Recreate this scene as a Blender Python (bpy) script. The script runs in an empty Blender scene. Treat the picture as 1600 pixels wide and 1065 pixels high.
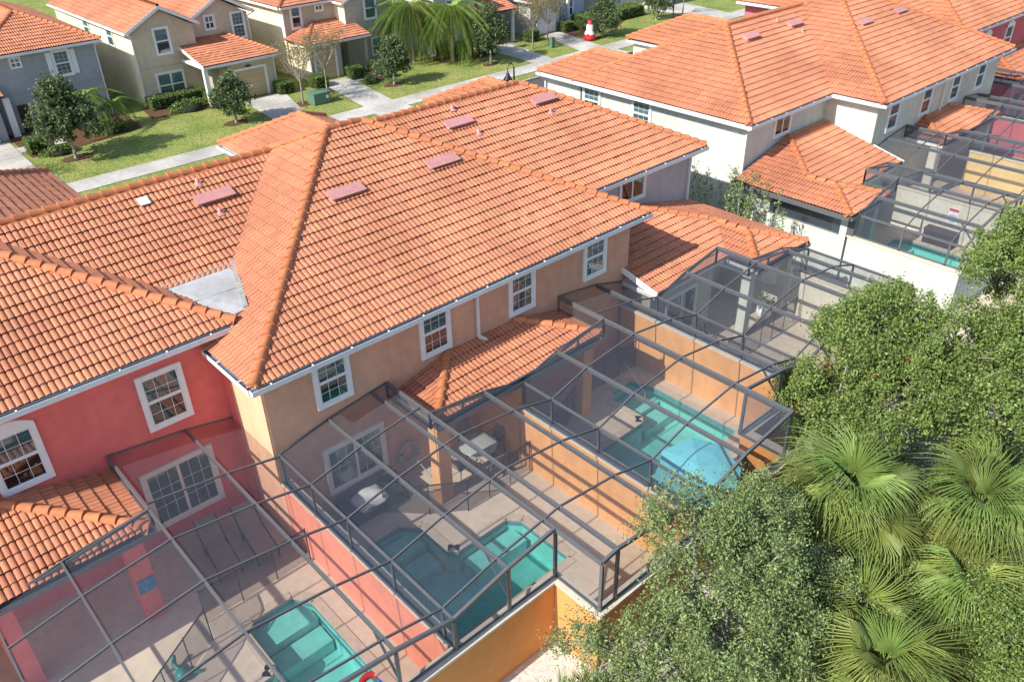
import bpy, math, random
import numpy as np
from mathutils import Matrix, Vector
from mathutils.geometry import tessellate_polygon
random.seed(7); rng = np.random.default_rng(7)
S = bpy.context.scene
C = S.collection

# ------------------------------------------------------------------ camera
def cam_axes(pitch, roll, yaw):
    cy, sy, cp, sp = math.cos(yaw), math.sin(yaw), math.cos(pitch), math.sin(pitch)
    f = Vector((cy*cp, sy*cp, -sp)); r = Vector((sy, -cy, 0)); u = r.cross(f)
    cr, sr = math.cos(roll), math.sin(roll)
    return cr*r + sr*u, -sr*r + cr*u, f
CAMH = 17.0
cr_, cu_, cf_ = cam_axes(0.565104831, -0.0226627529, 0.840122058)
cd = bpy.data.cameras.new('camera'); cam = bpy.data.objects.new('camera', cd); C.objects.link(cam)
m = Matrix.Identity(4)
for i in range(3):
    m[i][0], m[i][1], m[i][2] = cr_[i], cu_[i], -cf_[i]
m[2][3] = CAMH
cam.matrix_world = m
cd.sensor_width = 36.0; cd.lens = 1300/1600*36.0; cd.clip_end = 800; cd.clip_start = .1
S.camera = cam
def cam_px(p):
    v = Vector(p) - Vector((0, 0, CAMH)); c = v.dot(cf_)
    return (800+1300*v.dot(cr_)/c, 532.5-1300*v.dot(cu_)/c, c) if c > .1 else (-9e9, -9e9, -1)

# ------------------------------------------------------------------ world, sun, exposure
SUN_TO = Vector((-0.775, 0.035, 0.632)).normalized()
W = bpy.data.worlds.new('World'); S.world = W; W.use_nodes = True
nt = W.node_tree; nt.nodes.clear()
sky = nt.nodes.new('ShaderNodeTexSky'); sky.sky_type = 'NISHITA'; sky.sun_disc = False
sky.sun_elevation = math.asin(SUN_TO.z); sky.sun_rotation = math.atan2(SUN_TO.x, SUN_TO.y)
bg = nt.nodes.new('ShaderNodeBackground'); bg.inputs[1].default_value = 0.125
wo = nt.nodes.new('ShaderNodeOutputWorld')
nt.links.new(sky.outputs[0], bg.inputs[0]); nt.links.new(bg.outputs[0], wo.inputs[0])
sl = bpy.data.lights.new('sun', 'SUN'); sl.energy = 3.9; sl.angle = math.radians(.5); sl.color = (1, .94, .84)
so = bpy.data.objects.new('sun', sl); C.objects.link(so); so.location = (-30, 20, 40)
so.rotation_euler = SUN_TO.to_track_quat('Z', 'Y').to_euler()
S.view_settings.view_transform = 'Standard'; S.view_settings.look = 'None'
S.view_settings.exposure = 0.76; S.view_settings.gamma = 1; S.view_settings.use_curve_mapping = False
S.render.engine = 'CYCLES'
S.cycles.max_bounces = 8; S.cycles.transparent_max_bounces = 24; S.cycles.diffuse_bounces = 4
S.cycles.transmission_bounces = 6; S.cycles.glossy_bounces = 3; S.cycles.use_denoising = True
S.cycles.caustics_reflective = False; S.cycles.caustics_refractive = False

# ------------------------------------------------------------------ materials
MATS = {}
def mat(name, col, rough=.8, var=.12, scale=6., bump=0., bscale=60., spec=.4, metal=0., island=0., trans=0., stain=0., detail=4., per='both'):
    if name in MATS: return MATS[name]
    M = bpy.data.materials.new(name); M.use_nodes = True; MATS[name] = M
    n = M.node_tree.nodes; l = M.node_tree.links; b = n['Principled BSDF']
    b.inputs['Roughness'].default_value = rough; b.inputs['Metallic'].default_value = metal
    b.inputs['Specular IOR Level'].default_value = spec
    pos = n.new('ShaderNodeNewGeometry')
    no = n.new('ShaderNodeTexNoise'); no.inputs['Scale'].default_value = scale; no.inputs['Detail'].default_value = detail
    l.new(pos.outputs['Position'], no.inputs['Vector'])
    rp = n.new('ShaderNodeMapRange'); rp.inputs['From Min'].default_value = .3; rp.inputs['From Max'].default_value = .7
    rp.inputs['To Min'].default_value = 1-var; rp.inputs['To Max'].default_value = 1+var
    l.new(no.outputs['Fac'], rp.inputs['Value'])
    val = rp.outputs['Result']
    if stain:
        n3 = n.new('ShaderNodeTexNoise'); n3.inputs['Scale'].default_value = .35; n3.inputs['Detail'].default_value = 6
        l.new(pos.outputs['Position'], n3.inputs['Vector'])
        r3 = n.new('ShaderNodeMapRange'); r3.inputs['From Min'].default_value = .35; r3.inputs['From Max'].default_value = .65
        r3.inputs['To Min'].default_value = 1-stain; r3.inputs['To Max'].default_value = 1+stain*.4
        l.new(n3.outputs['Fac'], r3.inputs['Value'])
        mm = n.new('ShaderNodeMath'); mm.operation = 'MULTIPLY'; l.new(val, mm.inputs[0]); l.new(r3.outputs['Result'], mm.inputs[1]); val = mm.outputs[0]
    hs = n.new('ShaderNodeHueSaturation'); hs.inputs['Color'].default_value = (*col, 1)
    l.new(val, hs.inputs['Value'])
    if island:
        ge = n.new('ShaderNodeNewGeometry'); oi = n.new('ShaderNodeObjectInfo')
        ad = n.new('ShaderNodeMath'); ad.operation = 'ADD'; l.new(ge.outputs['Random Per Island'], ad.inputs[0]) if per == 'both' else None; l.new(oi.outputs['Random'], ad.inputs[1])
        fr = n.new('ShaderNodeMath'); fr.operation = 'FRACT'; l.new(ad.outputs[0], fr.inputs[0])
        m1 = n.new('ShaderNodeMapRange'); m1.inputs['To Min'].default_value = 1-island; m1.inputs['To Max'].default_value = 1+island
        l.new(fr.outputs[0], m1.inputs['Value'])
        m2 = n.new('ShaderNodeMath'); m2.operation = 'MULTIPLY'; l.new(val, m2.inputs[0]); l.new(m1.outputs[0], m2.inputs[1])
        l.new(m2.outputs[0], hs.inputs['Value'])
        f2 = n.new('ShaderNodeMath'); f2.operation = 'MULTIPLY'; f2.inputs[1].default_value = 7.31; l.new(fr.outputs[0], f2.inputs[0])
        f3 = n.new('ShaderNodeMath'); f3.operation = 'FRACT'; l.new(f2.outputs[0], f3.inputs[0])
        m3 = n.new('ShaderNodeMapRange'); m3.inputs['To Min'].default_value = .5-.06*island; m3.inputs['To Max'].default_value = .5+.06*island
        l.new(f3.outputs[0], m3.inputs['Value']); l.new(m3.outputs[0], hs.inputs['Hue'])
    l.new(hs.outputs['Color'], b.inputs['Base Color'])
    if bump:
        nb = n.new('ShaderNodeTexNoise'); nb.inputs['Scale'].default_value = bscale; nb.inputs['Detail'].default_value = 3
        l.new(pos.outputs['Position'], nb.inputs['Vector'])
        bp = n.new('ShaderNodeBump'); bp.inputs['Strength'].default_value = bump; bp.inputs['Distance'].default_value = .02
        l.new(nb.outputs['Fac'], bp.inputs['Height']); l.new(bp.outputs['Normal'], b.inputs['Normal'])
    if trans:
        tr = n.new('ShaderNodeBsdfTranslucent'); l.new(hs.outputs['Color'], tr.inputs['Color'])
        mx = n.new('ShaderNodeMixShader'); mx.inputs[0].default_value = trans
        l.new(b.outputs[0], mx.inputs[1]); l.new(tr.outputs[0], mx.inputs[2]); l.new(mx.outputs[0], n['Material Output'].inputs['Surface'])
    return M
def stucco(name, col, stain=.08):
    M = mat(name, col, .9, .07, 3, .6, 38, .2, stain=stain*1.5)
    n = M.node_tree.nodes; l = M.node_tree.links; b = n['Principled BSDF']; src = b.inputs['Base Color'].links[0].from_socket
    tc = n.new('ShaderNodeNewGeometry'); mp = n.new('ShaderNodeMapping'); mp.inputs['Scale'].default_value = (3.2, 3.2, .22); l.new(tc.outputs['Position'], mp.inputs['Vector'])
    no = n.new('ShaderNodeTexNoise'); no.inputs['Scale'].default_value = 1.6; no.inputs['Detail'].default_value = 6; l.new(mp.outputs[0], no.inputs['Vector'])
    mr = n.new('ShaderNodeMapRange'); mr.inputs['From Min'].default_value = .52; mr.inputs['From Max'].default_value = .78; mr.inputs['To Max'].default_value = .30; l.new(no.outputs['Fac'], mr.inputs['Value'])
    mx = n.new('ShaderNodeMix'); mx.data_type = 'RGBA'; l.new(mr.outputs[0], mx.inputs['Factor']); l.new(src, mx.inputs[6]); mx.inputs[7].default_value = (col[0]*.62+.03, col[1]*.6+.03, col[2]*.6+.03, 1)
    l.new(mx.outputs[2], b.inputs['Base Color']); return M

def screen_mat():
    M = bpy.data.materials.new('insect_screen'); M.use_nodes = True; n = M.node_tree.nodes; l = M.node_tree.links; n.clear()
    o = n.new('ShaderNodeOutputMaterial'); t = n.new('ShaderNodeBsdfTransparent'); d = n.new('ShaderNodeBsdfDiffuse')
    d.inputs['Color'].default_value = (.085, .105, .145, 1); mx = n.new('ShaderNodeMixShader'); mx.inputs[0].default_value = .28
    l.new(t.outputs[0], mx.inputs[1]); l.new(d.outputs[0], mx.inputs[2]); l.new(mx.outputs[0], o.inputs[0]); return M
def water_mat(tint):
    M = bpy.data.materials.new('pool_water'); M.use_nodes = True; n = M.node_tree.nodes; l = M.node_tree.links; n.clear()
    o = n.new('ShaderNodeOutputMaterial'); t = n.new('ShaderNodeBsdfTransparent'); t.inputs[0].default_value = (*tint, 1)
    g = n.new('ShaderNodeBsdfGlossy'); g.inputs['Roughness'].default_value = .03
    tc = n.new('ShaderNodeTexCoord'); no = n.new('ShaderNodeTexNoise'); no.inputs['Scale'].default_value = 4
    bp = n.new('ShaderNodeBump'); bp.inputs['Strength'].default_value = .5; bp.inputs['Distance'].default_value = .04
    l.new(tc.outputs['Object'], no.inputs['Vector']); l.new(no.outputs['Fac'], bp.inputs['Height']); l.new(bp.outputs[0], g.inputs['Normal'])
    mx = n.new('ShaderNodeMixShader'); mx.inputs[0].default_value = .07; l.new(t.outputs[0], mx.inputs[1]); l.new(g.outputs[0], mx.inputs[2])
    l.new(mx.outputs[0], o.inputs[0]); return M
def glass_mat():
    M = bpy.data.materials.new('window_glass'); M.use_nodes = True; n = M.node_tree.nodes; l = M.node_tree.links; n.clear()
    o = n.new('ShaderNodeOutputMaterial'); t = n.new('ShaderNodeBsdfTransparent'); t.inputs[0].default_value = (.66, .78, .80, 1)
    g = n.new('ShaderNodeBsdfGlossy'); g.inputs['Roughness'].default_value = .02
    mx = n.new('ShaderNodeMixShader'); mx.inputs[0].default_value = .11
    l.new(t.outputs[0], mx.inputs[1]); l.new(g.outputs[0], mx.inputs[2]); l.new(mx.outputs[0], o.inputs[0]); return M
def lawn_mat():
    M = bpy.data.materials.new('lawn'); M.use_nodes = True; n = M.node_tree.nodes; l = M.node_tree.links; b = n['Principled BSDF']
    b.inputs['Roughness'].default_value = 1; b.inputs['Specular IOR Level'].default_value = .1
    tc = n.new('ShaderNodeTexCoord')
    def noise(s, d=5):
        q = n.new('ShaderNodeTexNoise'); q.inputs['Scale'].default_value = s; q.inputs['Detail'].default_value = d; l.new(tc.outputs['Object'], q.inputs['Vector']); return q
    a = noise(.5); c = noise(5, 6); f = noise(13, 7)
    r = n.new('ShaderNodeValToRGB'); e = r.color_ramp.elements
    e[0].position = .3; e[0].color = (.12, .175, .04, 1); e[1].position = .72; e[1].color = (.38, .33, .13, 1)
    k = e.new(.5); k.color = (.23, .275, .075, 1)
    m1 = n.new('ShaderNodeMath'); m1.operation = 'MULTIPLY_ADD'; m1.inputs[1].default_value = .55
    m2 = n.new('ShaderNodeMath'); m2.operation = 'MULTIPLY'; m2.inputs[1].default_value = .45
    l.new(c.outputs['Fac'], m2.inputs[0]); l.new(a.outputs['Fac'], m1.inputs[0]); l.new(m2.outputs[0], m1.inputs[2]); l.new(m1.outputs[0], r.inputs[0])
    mx = n.new('ShaderNodeHueSaturation'); mr = n.new('ShaderNodeMapRange'); mr.inputs['From Min'].default_value = .32; mr.inputs['From Max'].default_value = .68; mr.inputs['To Min'].default_value = .5; mr.inputs['To Max'].default_value = 1.6
    l.new(f.outputs['Fac'], mr.inputs[0]); l.new(mr.outputs[0], mx.inputs['Value']); l.new(r.outputs[0], mx.inputs['Color']); l.new(mx.outputs[0], b.inputs['Base Color'])
    bp = n.new('ShaderNodeBump'); bp.inputs['Strength'].default_value = 1; bp.inputs['Distance'].default_value = .08
    l.new(f.outputs['Fac'], bp.inputs['Height']); l.new(bp.outputs[0], b.inputs['Normal']); return M

TILE = mat('terracotta_tile', (.56, .228, .128), .75, .10, 9, .1, 80, .25, island=.075, stain=.2)
CAP = mat('terracotta_cap', (.50, .185, .085), .75, .12, 7, .1, 80, .25, island=.08)
MORTAR = mat('orange_mortar', (.50, .18, .08), .9, .15, 8, .3, 40, .2)
UNDER = mat('roof_underlay', (.035, .025, .022), .95, .1)
WHITE = mat('white_paint', (.78, .78, .77), .5, .04, 4)
GUT = mat('gutter_aluminium', (.70, .72, .74), .42, .06, 5, spec=.5, stain=.1)
PALEBACK = mat('pale_pane_backing', (.42, .48, .45), .8, .1, 9)  # pale backing added behind upper panes so the glass reads paler
CHAN = mat('dark_gutter_inside', (.13, .165, .21), .5, .25, 4, spec=.6, stain=.3)  # dark blue-grey tone for the inside of the gutters
SASH = mat('white_sash', (.76, .77, .77), .45, .02)
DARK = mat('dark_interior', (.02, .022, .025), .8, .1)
BLIND = mat('window_blind', (.62, .64, .63), .7, .05)
GLASS = glass_mat(); SCREEN = screen_mat()
BRONZE = mat('bronze_aluminium', (.13, .135, .145), .38, .06, 5, spec=.5, metal=.15)
PINKM = mat('pink_vent_metal', (.56, .275, .265), .5, .08, 6, stain=.1)
DECK = mat('pool_deck_concrete', (.61, .52, .41), .92, .07, 4, .25, 90, .2, stain=.10)
CONC = mat('pale_concrete', (.50, .48, .44), .92, .10, 3, .25, 60, .2, stain=.28)
CAPC = mat('wall_cap_cream', (.62, .56, .46), .85, .08, 5, .2, 40)
ASPH = mat('asphalt', (.085, .085, .088), .9, .15, 8, .4, 80, stain=.1)
MULCH = mat('brown_mulch', (.13, .07, .045), 1, .5, 14, 1, 40, .1)
GRAV = mat('white_stone', (.62, .60, .56), .9, .2, 7, 1, 25, .2, island=.15)
SOIL = mat('sandy_soil', (.20, .155, .105), 1, .35, 3, .8, 30, .1, stain=.2)
LAWN = lawn_mat()
BARK = mat('grey_bark', (.34, .31, .27), .95, .3, 12, .6, 40)
PBARK = mat('palm_bark', (.26, .23, .19), .95, .25, 10, .6, 30)
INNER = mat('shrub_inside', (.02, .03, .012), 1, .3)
def leaf(name, col, isl=.35, tr=.3, per='both'): return mat(name, col, .5, .1, 3, 0, 1, .35, island=isl, trans=tr, per=per)
LOLIVE = leaf('olive_grey_leaf', (.205, .27, .10), .5, .2); LOAK = leaf('glossy_oak_leaf', (.18, .25, .065), .45, .2); LMAG = leaf('magnolia_leaf', (.12, .165, .07))
LHEDGE = leaf('hedge_leaf', (.15, .225, .06)); LPALM = leaf('palm_leaf', (.185, .25, .06), .42, .25, 'obj'); LQUEEN = leaf('queen_palm_leaf', (.25, .35, .09), .4, .35, 'obj')
LFALL = leaf('autumn_leaf', (.23, .19, .08)); LRED = leaf('red_bract', (.55, .05, .05)); LDRY = leaf('dry_palm_leaf', (.30, .20, .10))

# ------------------------------------------------------------------ object helpers
ORG = {}
def link(o): C.objects.link(o); return o
def thing(name, label, cat, loc=(0, 0, 0), group=None):
    o = link(bpy.data.objects.new(name, None)); o.empty_display_size = .2
    o.location = loc; o['label'] = label; o['category'] = cat
    if group: o['group'] = group
    ORG[o.name] = Vector(loc); return o
def tag(o, label, cat, group=None):
    o['label'] = label; o['category'] = cat
    if group: o['group'] = group
    return o
def org(o): return ORG.get(o.name, Vector((0, 0, 0)))
def add(name, me, parent=None, M=None, kind=None):
    """link mesh me (verts in world space, or local space placed by M) under parent"""
    o = link(bpy.data.objects.new(name, me)); M = M or Matrix.Identity(4)
    if parent is not None:
        o.parent = parent
        o.matrix_local = Matrix.Translation(-org(parent)) @ M
    else:
        o.matrix_world = M
    ORG[o.name] = M.translation.copy()
    if kind: o['kind'] = kind
    return o
class MB:
    def __init__(s): s.v = []; s.f = []; s.sm = []
    def face(s, pts, smooth=False):
        i = len(s.v); s.v += [tuple(p) for p in pts]; s.f.append(tuple(range(i, i+len(pts)))); s.sm.append(smooth)
    def raw(s, v, f, smooth=False):
        i = len(s.v); s.v += [tuple(p) for p in v]; s.f += [tuple(a+i for a in q) for q in f]; s.sm += [smooth]*len(f)
    def box(s, x0, x1, y0, y1, z0, z1):
        v = [(x0,y0,z0),(x1,y0,z0),(x1,y1,z0),(x0,y1,z0),(x0,y0,z1),(x1,y0,z1),(x1,y1,z1),(x0,y1,z1)]
        s.raw(v, [(0,3,2,1),(4,5,6,7),(0,1,5,4),(1,2,6,5),(2,3,7,6),(3,0,4,7)]); return s
    def obox(s, o, u, v, n, u0, u1, v0, v1, n0, n1):
        o, u, v, n = Vector(o), Vector(u), Vector(v), Vector(n)
        P = [o+u*a+v*b+n*c for c in (n0, n1) for a, b in ((u0, v0), (u1, v0), (u1, v1), (u0, v1))]
        s.raw(P, [(0,3,2,1),(4,5,6,7),(0,1,5,4),(1,2,6,5),(2,3,7,6),(3,0,4,7)]); return s
    def beam(s, a, b, w, h, up=(0, 0, 1)):
        a, b = Vector(a), Vector(b); d = (b-a).normalized(); up = Vector(up)
        if abs(d.dot(up)) > .98: up = Vector((0, 1, 0))
        u = d.cross(up).normalized(); v = u.cross(d)
        P = [p+u*x*w/2+v*y*h/2 for p in (a, b) for x, y in ((-1,-1),(1,-1),(1,1),(-1,1))]
        s.raw(P, [(0,3,2,1),(4,5,6,7),(0,1,5,4),(1,2,6,5),(2,3,7,6),(3,0,4,7)]); return s
    def tube(s, pts, rad, seg=8, cap=True):
        pts = [Vector(p) for p in pts]; rad = rad if isinstance(rad, (list, tuple)) else [rad]*len(pts); rings = []
        for i, p in enumerate(pts):
            d = (pts[min(i+1, len(pts)-1)]-pts[max(i-1, 0)]).normalized()
            a = Vector((0, 0, 1)) if abs(d.z) < .9 else Vector((1, 0, 0)); u = d.cross(a).normalized(); w = d.cross(u)
            rings.append([p+(u*math.cos(t)+w*math.sin(t))*rad[i] for t in [2*math.pi*k/seg for k in range(seg)]])
        v = [q for r in rings for q in r]; f = []
        for i in range(len(pts)-1):
            for k in range(seg): f.append((i*seg+k, i*seg+(k+1) % seg, (i+1)*seg+(k+1) % seg, (i+1)*seg+k))
        s.raw(v, f, True)
        if cap: s.face(rings[0][::-1]); s.face(rings[-1])
        return s
    def lathe(s, c, prof, seg=16):
        c = Vector(c); v = []; f = []
        for r, z in prof: v += [c+Vector((r*math.cos(2*math.pi*k/seg), r*math.sin(2*math.pi*k/seg), z)) for k in range(seg)]
        for i in range(len(prof)-1):
            for k in range(seg): f.append((i*seg+k, i*seg+(k+1) % seg, (i+1)*seg+(k+1) % seg, (i+1)*seg+k))
        s.raw(v, f, True); return s
    def mesh(s, name, m):
        me = bpy.data.meshes.new(name); me.from_pydata(s.v, [], s.f); me.materials.append(m)
        me.polygons.foreach_set('use_smooth', s.sm); me.update(); return me
    def build(s, name, m, parent=None, kind=None): return add(name, s.mesh(name, m), parent, None, kind)
def npmesh(name, v, f, m, smooth=False):
    v = np.asarray(v, np.float32); f = np.asarray(f, np.int32); k = f.shape[1]
    me = bpy.data.meshes.new(name); me.vertices.add(len(v)); me.vertices.foreach_set('co', v.ravel())
    me.loops.add(f.size); me.loops.foreach_set('vertex_index', f.ravel()); me.polygons.add(len(f))
    me.polygons.foreach_set('loop_start', np.arange(len(f), dtype=np.int32)*k)
    me.polygons.foreach_set('use_smooth', np.full(len(f), smooth)); me.materials.append(m); me.update(calc_edges=True); return me
def struct(name, me):
    o = link(bpy.data.objects.new(name, me)); o['kind'] = 'structure'; return o
def sheet(name, outer, z, m, holes=()):
    loops = [[Vector((x, y, 0)) for x, y in q] for q in (outer, *holes)]
    tris = tessellate_polygon(loops); flat = [(x, y, z) for q in (outer, *holes) for x, y in q]
    b = MB()
    for t in tris:
        p = [flat[i] for i in t]
        if (p[1][0]-p[0][0])*(p[2][1]-p[0][1])-(p[1][1]-p[0][1])*(p[2][0]-p[0][0]) < 0: p = p[::-1]
        b.face(p)
    return struct(name, b.mesh(name, m))
def rect(x0, x1, y0, y1): return [(x0, y0), (x1, y0), (x1, y1), (x0, y1)]

# ------------------------------------------------------------------ roof tiles
TW, TE, TL = .305, .343, .40
def tile_local():
    pr = []
    for b in (0, 1):
        o = b*TW/2
        pr += [(o+.000, -.02), (o+.011, .036), (o+.036, .060), (o+.116, .060), (o+.1425, .036)]
    pr.append((TW, -.02))
    n = len(pr); v = [(u, 0, h+.056) for u, h in pr]+[(u, TL, h+.008) for u, h in pr]+[(u, .0, h+.056) for u, h in pr]+[(u, .004, h+.046) for u, h in pr]
    f = [(i, i+1, n+i+1, n+i) for i in range(n-1)]+[(3*n+i, 3*n+i+1, 2*n+i+1, 2*n+i) for i in range(n-1)]
    return np.array(v, float), f, n-1
TV, TF, TTOP = tile_local()
_tb = MB(); _tb.raw(TV, TF[:TTOP], True); _tb.raw(TV, TF[TTOP:], False); TILE_ME = _tb.mesh('roof_tile', TILE)
def cap_mesh():
    b = MB(); sg = 6; L = .42; v = []
    for t, r, z in ((0, .135, .045), (L, .112, .0)):
        v += [(t, r*math.cos(math.pi*k/sg), z+r*.95*math.sin(math.pi*k/sg)) for k in range(sg+1)]
    b.raw(v, [(k, sg+1+k, sg+2+k, k+1) for k in range(sg)], True)
    b.face([v[k] for k in range(sg+1)]); return b.mesh('ridge_tile', CAP)
CAP_ME = cap_mesh()
def plane_frame(poly):
    P = [Vector(p) for p in poly]; n = Vector((0, 0, 0))
    for i in range(len(P)): n += (P[i]-P[0]).cross(P[(i+1) % len(P)]-P[0])
    n.normalize()
    if n.z < 0: n = -n
    v = (Vector((0, 0, 1))-n*n.z).normalized(); u = v.cross(n); return P, u, v, n
def clip_poly(pts, A, B):
    out = []; m = len(pts)
    def sd(p): return (B[0]-A[0])*(p[1]-A[1])-(B[1]-A[1])*(p[0]-A[0])
    for i in range(m):
        p, q = pts[i], pts[(i+1) % m]; a, b = sd(p), sd(q)
        if a >= 0: out.append(p)
        if (a >= 0) != (b >= 0):
            t = a/(a-b); out.append(tuple(p[k]+(q[k]-p[k])*t for k in range(3)))
    return out
class House:
    """collects the tiled slopes of one building; the 300 largest tiles become objects, the rest one joined part"""
    def __init__(s, name, label, loc, group=None, cat='house', lim=300):
        s.o = thing(name, label, cat, loc, group); s.full = []; s.edge = MB(); s.und = MB(); s.mort = MB(); s.caps = []; s.lim = lim; s.roof = None
    def slope(s, poly, tiles=True, off=0.):
        P, u, v, n = plane_frame(poly); o = min(P, key=lambda p: p.dot(v))
        pts = list(P); nn = Vector((0, 0, 0))
        for i in range(1, len(pts)-1): nn += (pts[i]-pts[0]).cross(pts[i+1]-pts[0])
        if nn.z < 0: pts = pts[::-1]
        s.und.face([p for p in pts]); s.und.face([p-Vector((0, 0, .05)) for p in pts[::-1]])
        if not tiles: return
        q = [((p-o).dot(u), (p-o).dot(v)) for p in pts]
        us = [a for a, b in q]; vs = [b for a, b in q]; m = len(q); edges = [(q[i], q[(i+1) % m]) for i in range(m)]
        v0 = min(vs)-.05; r = 0
        while v0+r*TE < max(vs)-.02:
            vv = v0+r*TE; c = int(math.floor(min(us)/TW))
            while c*TW < max(us):
                uu = c*TW; c += 1
                cor = [(uu, vv+.05), (uu+TW, vv+.05), (uu+TW, vv+TE), (uu, vv+TE)]
                sd = [[(B[0]-A[0])*(y-A[1])-(B[1]-A[1])*(x-A[0]) for x, y in cor] for A, B in edges]
                if any(max(k) <= 1e-6 for k in sd): continue
                jz = rng.normal(0, .005)
                if all(min(k) >= -1e-6 for k in sd):
                    p = o+u*uu+v*vv+n*jz
                    a_ = rng.normal(0, .006); u_, v_ = u+v*a_, v-u*a_
                    M = Matrix(((u_.x, v_.x, n.x, p.x), (u_.y, v_.y, n.y, p.y), (u_.z, v_.z, n.z, p.z), (0, 0, 0, 1)))
                    s.full.append(M)
                else:
                    for k, f in enumerate(TF):
                        pl = [(TV[i][0]+uu, TV[i][1]+vv, TV[i][2]) for i in f]
                        for A, B in edges:
                            if abs(A[1]-B[1]) < 1e-4 and A[1] < min(vs)+.01: continue
                            pl = clip_poly(pl, A, B)
                            if len(pl) < 3: break
                        if len(pl) >= 3: s.edge.face([o+u*a+v*b+n*h for a, b, h in pl], False)
            r += 1
    def ridge(s, a, b, mortar=True):
        a, b = Vector(a), Vector(b)
        if a.z > b.z: a, b = b, a
        d = (b-a); L = d.length; d.normalize(); y = Vector((0, 0, 1)).cross(d).normalized(); z = d.cross(y)
        k = max(1, int(L/.37)); st = L/k
        for i in range(k):
            p = a+d*(i*st)+z*.055
            s.caps.append(Matrix(((d.x, y.x, z.x, p.x), (d.y, y.y, z.y, p.y), (d.z, y.z, z.z, p.z), (0, 0, 0, 1))))
        if mortar:
            v = []
            for p in (a, b): v += [p+y*.2-z*.03, p+y*.1+z*.075, p-y*.1+z*.075, p-y*.2-z*.03]
            s.mort.raw(v, [(0, 4, 5, 1), (1, 5, 6, 2), (2, 6, 7, 3)])
    def finish(s, hidden=()):
        s.roof = s.und.build('roof', UNDER, s.o)
        def key(M):
            x, y, c = cam_px(M.translation); return c if (-30 < x < 1630 and -30 < y < 1095) else c+1e4
        full = sorted(s.full, key=key)
        for M in full[:s.lim]: add('roof_tile', TILE_ME, s.roof, M)
        rest = full[s.lim:]; b = MB()
        if s.edge.v: b.v, b.f, b.sm = s.edge.v, s.edge.f, s.edge.sm
        if rest:
            A = np.array([[list(r) for r in M] for M in rest]); V = np.einsum('nij,kj->nki', A[:, :3, :3], TV)+A[:, None, :3, 3]
            i0 = len(b.v); b.v = list(b.v)+[tuple(p) for p in V.reshape(-1, 3)]; n = len(TV)
            for k in range(len(rest)):
                b.f += [tuple(i0+k*n+i for i in f) for f in TF]; b.sm += [True]*TTOP+[False]*(len(TF)-TTOP)
        if b.v: b.build('roof_tile', TILE, s.roof, 'stuff')
        if s.lim:
            for M in s.caps: add('ridge_tile', CAP_ME, s.roof, M)
        elif s.caps:
            b = MB(); vs = [v.co.copy() for v in CAP_ME.vertices]; fs = [tuple(p.vertices) for p in CAP_ME.polygons]
            for M in s.caps: b.raw([M @ v for v in vs], fs, True)
            b.build('ridge_tile', CAP, s.roof, 'stuff')
        if s.mort.v: s.mort.build('ridge_mortar', MORTAR, s.roof, 'stuff')
    # ---- walls and fittings
    def wall(s, x0, x1, y0, y1, z0, z1, m, name='wall'): return MB().box(x0, x1, y0, y1, z0, z1).build(name, m, s.o)
    def fascia(s, x0, x1, y0, y1, z): return MB().box(x0+.02, x1-.02, y0+.02, y1-.02, z-.2, z-.035).build('fascia', WHITE, s.o)
    def gutter(s, a, b, out, z, hang=True, m=None):
        """U-channel from a to b (x,y), out = unit vector away from the roof"""
        a, b, o = Vector((*a, z)), Vector((*b, z)), Vector((*out, 0)); d = (b-a).normalized(); L = (b-a).length; g = MB(); Z = Vector((0, 0, 1))
        org_ = a
        g.obox(org_, d, o, Z, 0, L, 0, .012, -.15, -.01); g.obox(org_, d, o, Z, 0, L, .012, .15, -.15, -.138)
        g.obox(org_, d, o, Z, 0, L, .15, .165, -.15, -.005); g.obox(org_, d, o, Z, 0, .012, .012, .15, -.138, -.01); g.obox(org_, d, o, Z, L-.012, L, .012, .15, -.138, -.01)
        G = g.build('gutter', m or GUT, s.o)
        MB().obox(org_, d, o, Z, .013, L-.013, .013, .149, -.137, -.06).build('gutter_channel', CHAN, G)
        if hang:
            h = MB(); t = .5
            while t < L:
                h.obox(org_, d, o, Z, t, t+.04, -.02, .166, -.012, .006); t += 1.15
            h.build('gutter_hanger', WHITE, G, 'stuff')
    def downspout(s, pts):
        b = MB()
        for p, q in zip(pts, pts[1:]): b.beam(p, q, .075, .075)
        b.build('downspout', GUT, s.o)
    def vent(s, p, along=(1, 0, 0), up=None, L=1.0):
        """low pink box vent on a slope; p centre, along the eave"""
        u = Vector(along); v = Vector(up or (0, .9035, .4286)); n = u.cross(v); b = MB()
        o = Vector(p)
        P = [o+u*a+v*c+n*h for a, c, h in ((-L/2, -.16, .0), (L/2, -.16, .0), (L/2, .2, .0), (-L/2, .2, .0), (-L/2+.03, -.13, .15), (L/2-.03, -.13, .15), (L/2-.03, .16, .11), (-L/2+.03, .16, .11))]
        b.raw(P, [(0, 1, 5, 4), (1, 2, 6, 5), (2, 3, 7, 6), (3, 0, 4, 7)])
        b.obox(o+n*.163, u, v, n, -L/2-.02, L/2+.02, -.2, -.02, -.012, .012); b.obox(o+n*.137, u, v, n, -L/2-.02, L/2+.02, -.02, .2, -.012, .012)
        b.build('roof_vent', PINKM, s.o)
    def pipe(s, p):
        b = MB(); p = Vector(p); b.lathe(p, [(.16, .02), (.08, .08), (.05, .1), (.05, .22), (.0, .22)], 10); b.build('vent_pipe', PINKM, s.o)
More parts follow.
